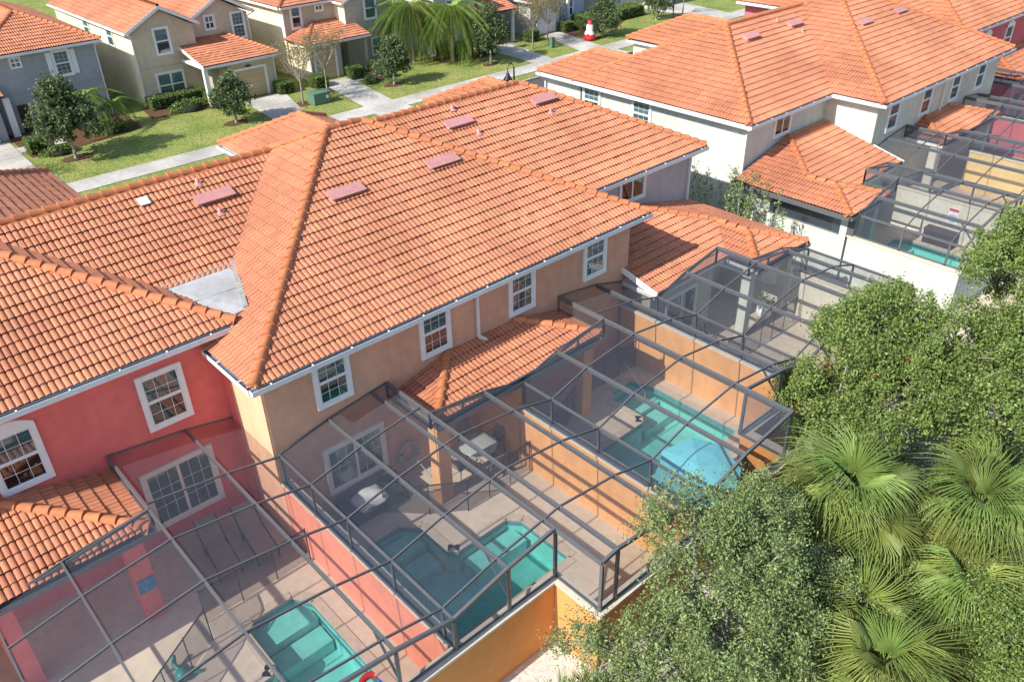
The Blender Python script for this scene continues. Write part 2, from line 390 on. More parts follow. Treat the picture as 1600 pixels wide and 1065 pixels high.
    def window(s, o, u, n, w, h, cols=3, rows=2, style='hung', blind=True, shut=False, trim=.125, arch=False, tm=None, pale=False):
        o, u, n = Vector(o), Vector(u), Vector(n); z = Vector((0, 0, 1)); t = MB(); tm = tm or WHITE
        t.obox(o, u, z, n, -trim, w+trim, -trim, 0, .0, .075); t.obox(o, u, z, n, -trim, 0, 0, h, .0, .07); t.obox(o, u, z, n, w, w+trim, 0, h, .0, .07)
        if arch:
            K = 10; top = [(-trim+(w+2*trim)*i/K, h+trim+.22*math.sin(math.pi*i/K)) for i in range(K+1)]
            for i in range(K):
                (a, c), (a2, c2) = top[i], top[i+1]; P = [o+u*a+z*h, o+u*a2+z*h, o+u*a2+z*c2, o+u*a+z*c]; Q = [p+n*.07 for p in P]
                t.face(Q); t.face([P[3], P[2], Q[2], Q[3]][::-1])
        else: t.obox(o, u, z, n, -trim, w+trim, h, h+trim, .0, .075)
        Wn = t.build('window', tm, s.o)
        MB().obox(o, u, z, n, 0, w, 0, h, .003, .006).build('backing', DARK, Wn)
        if pale: MB().obox(o, u, z, n, .02, w-.02, h*.48, h-.02, .008, .011).build('pale_backing', PALEBACK, Wn)
        if blind:
            b = MB(); k = .05 if random.random() < .55 else h*random.uniform(.3, .6)
            while k < h-.03: b.obox(o, u, z, n, .04, w-.04, k, k+.028, .012, .018); k += .055
            b.build('blind', BLIND, Wn)
        panes = [(0, w, 0, h/2), (0, w, h/2, h)] if style == 'hung' else [(0, w/2, 0, h), (w/2, w, 0, h)] if style == 'slide' else \
            [(0, w/2, 0, h/2), (w/2, w, 0, h/2), (0, w/2, h/2, h), (w/2, w, h/2, h)]
        for a, b_, c, d in panes: MB().obox(o, u, z, n, a+.03, b_-.03, c+.03, d-.03, .026, .03).build('pane', GLASS, Wn)
        f = MB()
        for a, b_, c, d in panes:
            f.obox(o, u, z, n, a, b_, c, c+.045, .02, .05); f.obox(o, u, z, n, a, b_, d-.045, d, .02, .05)
            f.obox(o, u, z, n, a, a+.04, c+.045, d-.045, .02, .05); f.obox(o, u, z, n, b_-.04, b_, c+.045, d-.045, .02, .05)
        f.build('sash', SASH, Wn)
        if cols*rows > 1:
            g = MB()
            for a, b_, c, d in panes:
                for i in range(1, cols): x = a+(b_-a)*i/cols; g.obox(o, u, z, n, x-.0065, x+.0065, c+.045, d-.045, .031, .04)
                for j in range(1, rows): y = c+(d-c)*j/rows; g.obox(o, u, z, n, a+.04, b_-.04, y-.0065, y+.0065, .031, .0395)
            g.build('muntin', SASH, Wn)
        if shut:
            for a in (-trim-.34, w+trim+.02):
                q = MB().obox(o, u, z, n, a, a+.32, -.05, h+.05, .0, .05)
                for c in (.1, h/2+.05): q.obox(o, u, z, n, a+.04, a+.28, c, c+h/2-.16, .05, .06)
                q.build('shutter', WHITE, s.o)
        return Wn

# ------------------------------------------------------------------ ground, road, pavements
POOLS = {
 'pink': [(2.2, 9.9), (5.76, 9.9), (5.76, 14.35), (5.45, 14.85), (4.35, 14.85), (4.1, 14.6), (4.1, 13.3), (3.9, 13.1), (2.2, 13.1)],
 'orange_left': [(7.6, 10.85), (11.65, 10.85), (11.65, 12.75), (11.35, 13.1), (9.6, 13.1), (9.4, 13.3), (9.4, 14.55), (8.95, 15.0), (7.9, 15.0), (7.6, 14.7)],
 'orange_right': [(15.5, 10.85), (19.45, 10.85), (19.45, 14.3), (19.1, 15.15), (18.2, 15.15), (17.8, 14.8), (17.8, 13.5), (17.6, 13.3), (15.5, 13.3)],
 'white': [(32.6, 9.9), (36.9, 9.9), (36.9, 13.6), (36.5, 14.1), (35.3, 14.1), (35.0, 13.8), (35.0, 13.0), (32.6, 13.0)],
}
YARD = rect(-14, 62, 7.0, 19.0)
sheet('ground', rect(-400, 500, -250, 38), -.03, SOIL, [YARD])
sheet('lawn', rect(-400, 500, 46.3, 600), -.026, LAWN)
sheet('road', rect(-400, 500, 38, 46.2), -.12, ASPH)
sheet('pool_deck', YARD, 0, DECK, list(POOLS.values()))
sheet('gravel_bed', rect(-14, 9.55, 7.0, 9.28), .004, GRAV); sheet('gravel_bed', rect(9.55, 62, 5.6, 7.9), .004, GRAV)
kb = MB()
for k in range(40):
    x = -40+k*4; kb.box(x, x+3.98, 46.15, 46.32, -.12, .01)
kerb = struct('kerb', kb.mesh('kerb', CONC))
kb = MB(); kb.box(-60, 120, 37.9, 38.1, -.12, .01); struct('kerb', kb.mesh('kerb', CONC))
walk = struct('sidewalk', MB().box(-60, 140, 47.55, 49.4, -.1, -.02).mesh('sidewalk', MULCH))
slabm = MB().box(0, 1.82, 0, 1.85, -.02, .012).mesh('paving_slab', CONC)
for k in range(60):
    if -2 < k*1.84-4 < 100: add('paving_slab', slabm, walk, Matrix.Translation((k*1.84-4, 47.55, rng.normal(0, .002))))
def drive(poly, k=3):
    (a, y0), (b, _), (c, y1), (d, _) = poly
    for i in range(k):
        f, g = (i+.006)/k, (i+1-.006)/k; sheet('driveway', [(a+(d-a)*f, y0+(y1-y0)*f), (b+(c-b)*f, y0+(y1-y0)*f), (b+(c-b)*g, y0+(y1-y0)*g), (a+(d-a)*g, y0+(y1-y0)*g)], .006, CONC)
drive([(3.5, 49.4), (10.6, 49.4), (10.95, 59.6), (3.5, 59.6)]); drive([(24.9, 49.4), (27.0, 49.4), (29.0, 56.9), (25.7, 56.9)])
drive([(31.0, 49.4), (33.4, 49.4), (34.6, 56.9), (32.2, 56.9)]); drive([(47.2, 49.4), (49.4, 49.4), (50.6, 56.5), (47.8, 56.5)])
drive([(52.7, 49.4), (55.3, 49.4), (56.8, 55.9), (54.6, 55.9)]); drive([(70.9, 49.4), (74.0, 49.4), (75, 56), (69.5, 56)])
for q in ([(24.6, 46.3), (27, 46.3), (27, 47.55), (24.6, 47.55)], [(30.6, 46.3), (33.4, 46.3), (33.4, 47.55), (30.6, 47.55)], [(47, 46.3), (49.6, 46.3), (49.6, 47.55), (47, 47.55)], [(52.6, 46.3), (55.3, 46.3), (55.3, 47.55), (52.6, 47.55)]): sheet('driveway', q, .006, CONC)
def walkway(x0, x1, y0, y1): sheet('footpath', rect(x0, x1, y0, y1), .005, CONC)
walkway(10.9, 13.6, 56.8, 57.9); walkway(34.2, 36.6, 55.3, 56.3); walkway(50, 52, 55.9, 56.6)
def bed(poly): sheet('mulch_bed', poly, .002, MULCH)
def blob(cx, cy, rx, ry, n=14):
    return [(cx+rx*math.cos(2*math.pi*i/n)*random.uniform(.85, 1.12), cy+ry*math.sin(2*math.pi*i/n)*random.uniform(.85, 1.12)) for i in range(n)]
for q in (blob(13.1, 53.4, 1.0, .6), blob(23.1, 52.7, .9, .6), blob(28.4, 53.2, .8, .6), blob(35.8, 52.5, .8, .5), blob(31.4, 54.8, .7, .6), blob(44.8, 51.8, .8, .5), blob(57.9, 51.6, .9, .5),
          [(11.1, 55.4), (13, 55.2), (18.2, 56.2), (18.6, 60.8), (11.1, 60.8)], [(19.4, 57.6), (24, 56.8), (25.4, 57.1), (25.4, 60.4), (19.8, 60.4)], [(34.5, 53.8), (36.6, 54.6), (40.2, 58.4), (36.2, 58.4)], [(42.4, 54.6), (47, 53.6), (47.5, 57), (42.4, 57)], [(55.5, 53.6), (62, 53.4), (66, 55.5), (66, 57.4), (55.5, 57.4)]): bed(q)

# ------------------------------------------------------------------ swimming pools
SHELL = mat('pool_plaster', (.33, .67, .63), .8, .1, 3); WTR = water_mat((.70, .965, .94)); COP = mat('pool_waterline_tile', (.16, .30, .32), .4, .25, 14)
COPE = mat('pool_coping', (.52, .44, .34), .85, .1, 5, .2, 60)
def pool(key, label, steps):
    P = POOLS[key]; n = len(P); cx = sum(p[0] for p in P)/n; cy = sum(p[1] for p in P)/n
    t = thing('swimming_pool', label, 'swimming pool', (cx, cy, 0), 'backyard swimming pools')
    b = MB(); w = MB(); cp = MB()
    for i in range(n):
        (x0, y0), (x1, y1) = P[i], P[(i+1) % n]
        w.face([(x0, y0, 0), (x1, y1, 0), (x1, y1, -.22), (x0, y0, -.22)]); b.face([(x0, y0, -.22), (x1, y1, -.22), (x1, y1, -.95), (x0, y0, -.95)])
        d = Vector((x1-x0, y1-y0, 0)).normalized(); o = Vector((d.y, -d.x, 0)); L = math.hypot(x1-x0, y1-y0)
        cp.obox((x0, y0, 0), d, o, (0, 0, 1), -.02, L+.02, -.03, .22, -.02, .022)
    tr = tessellate_polygon([[Vector((*p, 0)) for p in P]])
    for q in tr: b.face([(*P[i], -.95) for i in q])
    for x0, x1, y0, y1, z in steps: b.box(x0, x1, y0, y1, -.94, z)
    b.build('pool_shell', SHELL, t); w.build('waterline_tile', COP, t); cp.build('coping', COPE, t)
    s = MB()
    for q in tr: s.face([(*P[i], -.13) for i in q])
    s.build('water', WTR, t)
pool('pink', 'turquoise pool with rippling water behind the pink house', [(4.15, 5.7, 14.05, 14.8, -.3), (4.15, 5.7, 13.4, 14.0, -.55)])
pool('orange_left', 'dark green L shaped pool below the coiled hose wall', [(7.7, 9.3, 14.2, 14.9, -.35), (7.7, 9.3, 13.5, 14.15, -.6), (9.7, 11.5, 12.4, 13.05, -.4)])
pool('orange_right', 'turquoise pool with grab rail beside the blue umbrella', [(17.9, 19.4, 14.0, 15.0, -.45), (17.9, 19.4, 13.35, 13.95, -.62)])
pool('white', 'narrow teal pool behind the white wall of the white house', [(35.1, 36.8, 13.2, 13.95, -.35)])

# ------------------------------------------------------------------ row houses
SL = .475
PINK = stucco('pink_stucco', (.78, .185, .165)); SALMON = stucco('salmon_stucco', (.80, .29, .20)); TAN = stucco('apricot_stucco', (.68, .385, .255)); ORANGE = stucco('orange_stucco', (.80, .42, .18), .1)
BLUEG = stucco('blue_grey_stucco', (.46, .45, .45)); MINT = stucco('pale_mint_stucco', (.57, .615, .56)); YEL = stucco('yellow_stucco', (.70, .52, .23)); CREAM = stucco('cream_stucco', (.62, .60, .50))
PINK2 = stucco('rose_stucco', (.56, .15, .17))
DOORG = mat('sliding_door_frame', (.6, .6, .6), .5)
def z_(d, e=5.535): return e+SL*d
def bx(tx, x0, x1): a, b = tx(x0, 0, 0)[0], tx(x1, 0, 0)[0]; return min(a, b), max(a, b)

def end_house(H, tx, wallm, win=True):
    T = lambda *ps: [tx(*p) for p in ps]; mir = tx(1, 0, 0)[0] < tx(0, 0, 0)[0]; dy = tx(0, 0, 0)[1]
    E = 6.01; A = (-.5, 26.12, z_(7.54, E))
    H.slope(T((-8, 18.58, E), (7.04, 18.58, E), A)); H.slope(T((7.04, 18.58, E), (7.04, 33.66, E), A))
    H.slope(T((-8, 33.66, E), (-8, 18.58, E), A), False); H.slope(T((7.04, 33.66, E), (-8, 33.66, E), A), False)
    H.ridge(tx(7.04, 18.58, E), tx(*A)); H.ridge(tx(7.04, 33.66, E), tx(*A))
    x0, x1 = bx(tx, -8, 7.04); H.fascia(x0, x1, 18.58+dy, 33.66+dy, E)
    x0, x1 = bx(tx, -7.6, 6.5); H.wall(x0, x1, 18.9+dy, 33.3+dy, 0, 5.9, wallm)
    H.gutter(tx(-8, 18.58, 0)[:2], tx(7.1, 18.58, 0)[:2], (0, -1), E+.01)
    a = tx(7.04, 21.2, 0); b = tx(7.04, 33.6, 0); H.gutter(a[:2], b[:2], (-1 if mir else 1, 0), E+.01, False)
    # rear porch roof
    z0, z1 = 3.08, 3.08+2.66*.26
    H.slope(T((-7, 16.24, z0), (3.1, 16.24, z0), (.44, 18.9, z1), (-7, 18.9, z1))); H.slope(T((3.1, 16.24, z0), (3.1, 18.9, z0), (.44, 18.9, z1)))
    H.ridge(tx(3.1, 16.24, z0), tx(.44, 18.9, z1)); x0, x1 = bx(tx, -7, 3.1); H.fascia(x0, x1, 16.24+dy, 18.88+dy, z0)
    H.gutter(tx(-7, 16.24, 0)[:2], tx(3.15, 16.24, 0)[:2], (0, -1), z0+.01, False, BRONZE)
    for px in (2.45, -.45, -3.8):
        x0, x1 = bx(tx, px, px+.45); H.wall(x0, x1, 16.6+dy, 17.05+dy, 0, 2.9, wallm, 'pillar')
def mid_house(H, tx, wallm):
    T = lambda *ps: [tx(*p) for p in ps]; dy = tx(0, 0, 0)[1]; mir = tx(1, 0, 0)[0] < tx(0, 0, 0)[0]
    e = 5.535; R1 = (12.86, 22.85, z_(6.64)); R2 = (14.16, 22.85, z_(6.64))
    H.slope(T((6.22, 16.21, e), (20.8, 16.21, e), R2, R1))
    H.slope(T((6.22, 16.21, e), R1, (11.51, 24.15, z_(5.29)), (6.22, 18.84, e)))
    H.slope(T((20.8, 16.21, e), (20.8, 18.82, e), (15.5, 24.12, z_(5.3)), R2))
    H.slope(T(R1, R2, (20.8, 29.5, e), (6.22, 29.5, e)), False)
    H.slope(T((20.8, 29.5, e), (20.8, 18.82, e), (15.5, 24.12, z_(5.3)), R2), False)
    zr = z_(5.3); H.slope(T((2.75, 24.12, zr), (11.51, 24.12, zr), (8.12, 20.72, z_(1.9)), (6.13, 20.72, z_(1.9))))
    H.slope(T((2.75, 24.12, zr), (11.51, 24.12, zr), (6.3, 29.4, e), (6.3, 29.4, e-.001)), False)
    for a, b in (((6.22, 16.21, e), R1), ((20.8, 16.21, e), R2), (R1, R2), ((2.75, 24.12, zr), (11.6, 24.12, zr)), (R1, (11.3, 24.4, z_(5.1)))): H.ridge(tx(*a), tx(*b))
    # flat cricket between the two hips
    q = T((6.1, 20.78, 6.47), (8.2, 20.78, 6.47), (7.46, 18.72, 6.16), (7.02, 18.70, 6.1)); b = MB(); b.face([(x, y, z+.05) for x, y, z in q]); b.face([(x, y, z-.02) for x, y, z in q][::-1])
    for i in range(4): p, r = q[i], q[(i+1) % 4]; b.face([(p[0], p[1], p[2]+.05), (r[0], r[1], r[2]+.05), (r[0], r[1], r[2]-.02), (p[0], p[1], p[2]-.02)])
    b.build('flat_roof_panel', mat('grey_membrane', (.46, .465, .47), .7, .1, 5, stain=.35), H.o)
    fl = MB(); Z = Vector((0, 0, .07))
    for i in (0, 1): fl.beam(Vector(q[i])+Z, Vector(q[i+1])+Z, .13, .03)
    fl.beam(Vector(q[1])+Z*1.3, Vector(q[2])+Z*1.3, .13, .05)
    fl.beam((Vector(q[0])+Vector(q[3]))/2+Z, (Vector(q[1])*.45+Vector(q[2])*.55)+Z, .015, .006)
    fl.build('roof_flashing', mat('lead_flashing', (.33, .34, .33), .6, .2, 9), H.o)
    x0, x1 = bx(tx, 6.22, 20.8); H.fascia(x0, x1, 16.21+dy, 29.5+dy, e+.004)
    x0, x1 = bx(tx, 6.56, 20.4); H.wall(x0, x1, 16.6+dy, 29.2+dy, 0, 5.44, wallm)
    H.gutter(tx(6.1, 16.21, 0)[:2], tx(20.9, 16.21, 0)[:2], (0, -1), e+.01)
    s = -1 if not mir else 1; a, b = tx(6.22, 16.2, 0), tx(6.22, 18.7, 0); H.gutter(a[:2], b[:2], (s, 0), e+.01)
    s = -s; a, b = tx(20.8, 16.2, 0), tx(20.8, 18.8, 0); H.gutter(a[:2], b[:2], (s, 0), e+.01)
    # street-side wing
    A1, A2 = (16.2, 30.77, 6.74), (16.2, 26.95, 6.74)
    H.slope(T((13.68, 33.3, e), A1, A2, (13.68, 29.5, e))); H.slope(T((18.74, 33.3, e), (18.74, 29.5, e), A2, A1)); H.slope(T((13.68, 33.3, e), (18.74, 33.3, e), A1), False)
    H.ridge(tx(13.68, 33.3, e), tx(*A1)); H.ridge(tx(*A1), tx(*A2)); H.ridge(tx(18.74, 33.3, e), tx(*A1))
    x0, x1 = bx(tx, 13.68, 18.74); H.fascia(x0, x1, 29.4+dy, 33.3+dy, e); x0, x1 = bx(tx, 14, 18.4); H.wall(x0, x1, 29+dy, 33+dy, 0, 5.42, wallm)
    a, b = tx(13.68, 29.6, 0), tx(13.68, 33.3, 0); H.gutter(a[:2], b[:2], (1 if mir else -1, 0), e+.01, False)
    # rear porch
    z0, z1 = 3.08, 3.08+1.95*.26
    H.slope(T((10.36, 14.65, z0), (16.9, 14.65, z0), (14.95, 16.6, z1), (12.31, 16.6, z1))); H.slope(T((10.36, 14.65, z0), (12.31, 16.6, z1), (10.36, 16.6, z0))); H.slope(T((16.9, 14.65, z0), (14.95, 16.6, z1), (16.9, 16.6, z0)))
    H.ridge(tx(10.36, 14.65, z0), tx(12.31, 16.6, z1)); H.ridge(tx(16.9, 14.65, z0), tx(14.95, 16.6, z1))
    x0, x1 = bx(tx, 10.36, 16.9); H.fascia(x0, x1, 14.65+dy, 16.58+dy, z0); H.gutter(tx(10.3, 14.65, 0)[:2], tx(16.96, 14.65, 0)[:2], (0, -1), z0+.01, False, BRONZE)
    for px in (10.45, 16.35):
        x0, x1 = bx(tx, px, px+.42); H.wall(x0, x1, 14.85+dy, 15.27+dy, 0, 2.9, ORANGE if not mir else wallm, 'pillar')
def side_house(H, tx, lx, wallm):
    T = lambda *ps: [tx(*p) for p in ps]; dy = tx(0, 0, 0)[1]; mir = tx(1, 0, 0)[0] < tx(0, 0, 0)[0]
    e = 5.535; R = (22.22, 24.12, z_(5.3)); V = (15.5, 24.12, z_(5.3))
    H.slope(T((20.8, 18.82, e), (27.52, 18.82, e), R, V)); H.slope(T((27.52, 18.82, e), (27.52, 29.42, e), R)); H.slope(T(V, R, (27.52, 29.42, e), (20.8, 29.42, e)), False)
    H.ridge(tx(27.52, 18.82, e), tx(*R)); H.ridge(tx(*V), tx(*R)); H.ridge(tx(27.52, 29.42, e), tx(*R))
    x0, x1 = bx(tx, 20.85, 27.52); H.fascia(x0, x1, 18.82+dy, 29.42+dy, e-.004); x0, x1 = bx(tx, 20.4, 27.1); H.wall(x0, x1, 19.2+dy, 29.1+dy, 0, 5.43, wallm)
    H.gutter(tx(20.9, 18.82, 0)[:2], tx(27.6, 18.82, 0)[:2], (0, -1), e+.01)
    s = 1 if not mir else -1; H.gutter(tx(27.52, 18.8, 0)[:2], tx(27.52, 31.8, 0)[:2], (s, 0), e+.01, False)
    A1, A2 = (25.38, 29.65, 6.55), (25.38, 27.25, 6.55)
    H.slope(T((23.25, 31.8, e), A1, A2, (23.25, 29.42, e))); H.slope(T((27.52, 31.8, e), (27.52, 29.42, e), A2, A1)); H.slope(T((23.25, 31.8, e), (27.52, 31.8, e), A1), False)
    H.ridge(tx(23.25, 31.8, e), tx(*A1)); H.ridge(tx(27.52, 31.8, e), tx(*A1)); H.ridge(tx(*A1), tx(*A2))
    x0, x1 = bx(tx, 23.25, 27.52); H.fascia(x0, x1, 29.4+dy, 31.8+dy, e); x0, x1 = bx(tx, 23.6, 27.1); H.wall(x0, x1, 29+dy, 31.5+dy, 0, 5.41, wallm)
    # single storey rear room, its roof mirrored by lx
    K = lambda *ps: [lx(*p) for p in ps]; z0 = 3.08; zt = 3.08+4.1*.25
    H.slope(K((20.1, 15.1, z0), (24.15, 15.1, z0), (25.73, 16.68, z0+.395), (23.25, 19.2, zt), (20.1, 19.2, zt)))
    H.slope(K((24.15, 13.7, z0), (25.75, 15.3, z0+.4), (25.73, 16.68, z0+.395), (24.15, 15.1, z0))); H.slope(K((24.15, 13.7, z0), (27.35, 13.7, z0), (25.75, 15.3, z0+.4)))
    H.slope(K((27.35, 13.7, z0), (27.35, 16.68, z0), (25.73, 16.68, z0+.405), (25.75, 15.3, z0+.4))); H.slope(K((27.35, 16.68, z0), (27.35, 19.2, z0), (23.25, 19.2, zt), (25.73, 16.68, z0+.405)))
    for a, b in (((25.73, 16.68, z0+.4), (23.25, 19.2, zt)), ((25.75, 15.3, z0+.4), (25.73, 16.68, z0+.4)), ((24.15, 13.7, z0), (25.75, 15.3, z0+.4)), ((27.35, 13.7, z0), (25.75, 15.3, z0+.4))): H.ridge(lx(*a), lx(*b))
    x0, x1 = bx(lx, 20.1, 27.35); H.fascia(x0, x1, 15.1, 19.18, z0); x0, x1 = bx(lx, 24.15, 27.35); H.fascia(x0, x1, 13.7, 15.12, z0-.003)
    r = MB(); r.beam(lx(20.1, 15.02, z0+.0), lx(20.1, 16.6, z0+.4), .04, .22); r.build('rake_board', WHITE, H.o)
    H.gutter(lx(27.35, 13.65, 0)[:2], lx(27.35, 19.3, 0)[:2], (s, 0), z0+.01, False, BRONZE); H.gutter(lx(24.1, 13.7, 0)[:2], lx(27.4, 13.7, 0)[:2], (0, -1), z0+.01, False, BRONZE)

idt = lambda x, y, z: (x, y, z)
mirr = lambda x, y, z: (58.4-x, y+.15, z)
mlan = lambda x, y, z: (57.95-x, y, z)

H = House('pink_house', 'pink stucco house at the near end of the row with tall terracotta hip roof', (0, 24, 0))
end_house(H, idt, PINK)
H.window((4.46, 18.9, 3.84), (1, 0, 0), (0, -1, 0), .93, 1.42); H.window((.95, 18.9, 3.84), (1, 0, 0), (0, -1, 0), .93, 1.42, arch=True); H.window((3.85, 18.9, .75), (1, 0, 0), (0, -1, 0), 1.75, 1.7, 3, 3, 'slide')
H.pipe((4.35, 28.6, z_(2.69, 6.01))); H.finish(); PINKH = H

H = House('apricot_house', 'double apricot house in the middle of the row below the widest terracotta roof', (13.5, 22, 0))
mid_house(H, idt, TAN)
for x in (8.05, 11.48, 14.88, 18.2): H.window((x, 16.6, 3.9), (1, 0, 0), (0, -1, 0), .86, 1.3)
H.window((7.95, 16.6, .95), (1, 0, 0), (0, -1, 0), 1.75, 1.35, 3, 2, 'slide')
H.downspout([(13.45, 16.15, 5.4), (13.45, 16.5, 5.2), (13.45, 16.5, 3.72), (13.6, 16.3, 3.62)])
H.wall(6.5, 6.57, 18.45, 18.93, 0, 5.42, PINK); H.wall(6.5, 6.555, 16.61, 18.45, 2.05, 5.42, stucco('sunlit_apricot', (.72, .43, .275)))  # sunward strip of the apricot wall, sunlight put into its paler colour
for p in ((11.86, 20.46, 7.58), (15.47, 20.44, 7.57), (8.93, 22.99, 7.56)): H.vent(p, L=1.15)
H.pipe((8.79, 22.42, 7.28)); H.pipe((8.79, 23.62, 7.85))
b = MB(); b.obox((6.95, 23.34, 7.82), (1, 0, 0), (0, .9035, .4286), (0, -.4286, .9035), 0, .3, 0, .3, 0, .03); b.build('loose_tile_patch', mat('pale_patch', (.68, .68, .66), .7), H.o)
b = MB().box(13.40, 13.52, 14.7, 16.6, 0, 2.95); b.build('porch_partition', ORANGE, H.o)
H.finish(); MIDH = H

H = House('blue_grey_house', 'blue grey house with single storey rear room at the right end of the nearer row', (24, 24, 0))
side_house(H, idt, idt, BLUEG)
H.window((22.9, 19.2, 4.35), (1, 0, 0), (0, -1, 0), 1.3, .95, 1, 1, 'slide', False)
H.downspout([(27.3, 18.75, 5.4), (27.05, 19.1, 5.15), (27.05, 19.1, 3.3)])
for p in ((18.3, 23.06, 7.6), (22.49, 23.0, 7.57)): H.vent(p, L=1.1)
for p in ((18.71, 22.42, 7.28), (18.59, 23.71, 7.9), (22.29, 22.37, 7.25)): H.pipe(p)
H.wall(20.4, 24.1, 15.5, 19.2, 0, 3.0, CREAM); H.wall(24.1, 27.0, 16.9, 19.2, 0, 2.95, CREAM)
H.wall(26.8, 27.04, 14.0, 16.9, 0, 1.1, CREAM); H.wall(26.8, 27.04, 14.0, 14.35, 1.1, 2.9, CREAM)
H.wall(24.15, 24.5, 13.95, 14.3, 0, 2.9, MINT, 'pillar')
H.window((21.4, 15.5, .5), (1, 0, 0), (0, -1, 0), 1.6, 1.7, 1, 1, 'slide', False)
H.finish(); BLUEH = H

H = House('white_house', 'white house at the left end of the farther row with long bright side wall', (34, 24, 0))
side_house(H, mirr, mlan, MINT)
H.window((33.62, 19.35, 4.35), (1, 0, 0), (0, -1, 0), 1.15, .95, 1, 1, 'slide', False)
for y in (27.9, 24.65): H.window((31.3, y+1.05, 3.9), (0, -1, 0), (-1, 0, 0), 1.0, 1.45, 3, 3, pale=True)
H.downspout([(30.75, 18.9, 5.4), (31.2, 19.25, 5.1), (31.2, 19.25, 3.2)]); H.downspout([(30.8, 31.9, 5.4), (31.2, 31.7, 5.1), (31.2, 31.7, 0.)])
H.vent((35.2, 24.6, 7.37), (0, -1, 0), (.9035, 0, .4286)); H.vent((36.66, 23.14, 7.6)); H.vent((40.57, 23.17, 7.6)); H.pipe((40.53, 22.62, 7.3)); H.pipe((39.6, 23.6, 7.8))
b = MB(); X0, X1 = 31.1, 31.32
for y0, y1, z0, z1 in ((13.95, 19.3, 0, 1.92), (13.95, 19.3, 2.62, 2.95), (13.95, 14.25, 1.92, 2.62), (17.6, 19.3, 1.92, 2.62)): b.box(X0, X1, y0, y1, z0, z1)
b.build('room_wall', MINT, H.o); H.wall(33.2, 37.5, 15.6, 19.2, 0, 2.9, CREAM)
MB().box(31.2, 31.21, 14.25, 17.6, 1.92, 2.62).build('porch_screen', SCREEN, H.o)
MB().box(31.09, 31.11, 17.2, 17.25, 1.95, 2.15).box(31.08, 31.12, 14.9, 17.3, 1.86, 1.91).build('ledge', CAPC, H.o)
H.window((31.1, 19.05, 1.2), (0, -1, 0), (-1, 0, 0), .7, 1.0, 3, 3, blind=False)
H.wall(33.4, 33.75, 13.95, 14.3, 0, 2.9, MINT, 'pillar'); H.wall(31.1, 31.4, 13.66, 13.94, 2.0, 2.9, BRONZE, 'corner_post')
H.finish(); WHITEH = H

H = House('cream_house', 'double cream house of the farther row with four tall rear windows', (45, 22, 0), lim=120)
mid_house(H, mirr, CREAM)
for x in (39.2, 42.65, 45.95, 49.1): H.window((x, 16.75, 3.9), (1, 0, 0), (0, -1, 0), .86, 1.3, 1, 1)
H.downspout([(44.9, 16.3, 5.4), (44.9, 16.65, 5.2), (44.9, 16.65, 3.6)])
H.wall(37.98, 38.02, 16.76, 18.9, 3.3, 5.43, MINT)
for p in ((43.1, 20.7, 7.62), (46.9, 20.72, 7.62)): H.vent(p)
H.finish(); CREAMH = H
H = House('rose_house', 'rose pink house with arched white windows at the far end of the farther row', (58, 24, 0), lim=60)
end_house(H, mirr, PINK2)
for x in (55.2, 58.7): H.window((x, 19.05, 3.9), (1, 0, 0), (0, -1, 0), .93, 1.35, 1, 1, arch=True)
H.finish()

# ------------------------------------------------------------------ garden walls
def offset_line(pts, h, ext):
    P = [Vector((x, y, 0)) for x, y in pts]; D = [(q-p).normalized() for p, q in zip(P, P[1:])]; L = []; R = []
    P[0] = P[0]-D[0]*ext; P[-1] = P[-1]+D[-1]*ext
    for i, p in enumerate(P):
        d0, d1 = D[max(i-1, 0)], D[min(i, len(D)-1)]; n0, n1 = Vector((-d0.y, d0.x, 0)), Vector((-d1.y, d1.x, 0)); mm = (n0+n1).normalized()
        k = h/max(.3, mm.dot(n0)); L.append(p+mm*k); R.append(p-mm*k)
    return L, R
def ribbon(b, pts, h, z0, z1, ext):
    L, R = offset_line(pts, h, ext); lo, hi = Vector((0, 0, z0)), Vector((0, 0, z1)); n = len(L)
    for i in range(n-1):
        b.face([R[i]+lo, R[i+1]+lo, R[i+1]+hi, R[i]+hi]); b.face([L[i+1]+lo, L[i]+lo, L[i]+hi, L[i+1]+hi]); b.face([R[i]+hi, R[i+1]+hi, L[i+1]+hi, L[i]+hi]); b.face([R[i+1]+lo, R[i]+lo, L[i]+lo, L[i+1]+lo])
    b.face([L[0]+lo, R[0]+lo, R[0]+hi, L[0]+hi]); b.face([R[-1]+lo, L[-1]+lo, L[-1]+hi, R[-1]+hi])
def garden_wall(label, pts, z, m, cap=True, th=.2):
    t = thing('garden_wall', label, 'garden wall', (*pts[0], 0)); b = MB(); c = MB()
    ribbon(b, pts, th/2, -.02, z, 0); ribbon(c, pts, th/2+.045, z+.001, z+.07, .04)
    b.build('wall', m, t)
    if cap: c.build('wall_cap', CAPC, t)
    return t
garden_wall('salmon wall between the pink house yard and the next pool yard', [(6.68, 18.35), (6.68, 9.62)], 2.0, SALMON)
garden_wall('orange wall between the two apricot house pool yards', [(13.45, 14.6), (13.45, 8.22)], 2.08, ORANGE)
garden_wall('long orange wall between the umbrella pool yard and the cream yard', [(20.15, 16.5), (20.15, 9.62)], 2.08, ORANGE)
garden_wall('deep orange rear wall stepping out around the two middle pools', [(-12, 9.4), (9.6, 9.4), (9.6, 8.0), (17.3, 8.0), (17.3, 9.4), (20.25, 9.4)], 1.95, mat('deep_orange_stucco', (.66, .31, .11), .9, .06, 3, .35, 45, .2, stain=.1))
garden_wall('cream rear wall behind the blue grey house yard', [(20.4, 9.4), (27.05, 9.4), (27.05, 13.8)], 1.95, CREAM)
garden_wall('bright white yard wall beside the white house pool', [(31.2, 13.85), (31.2, 9.4), (38, 9.4)], 2.0, MINT)
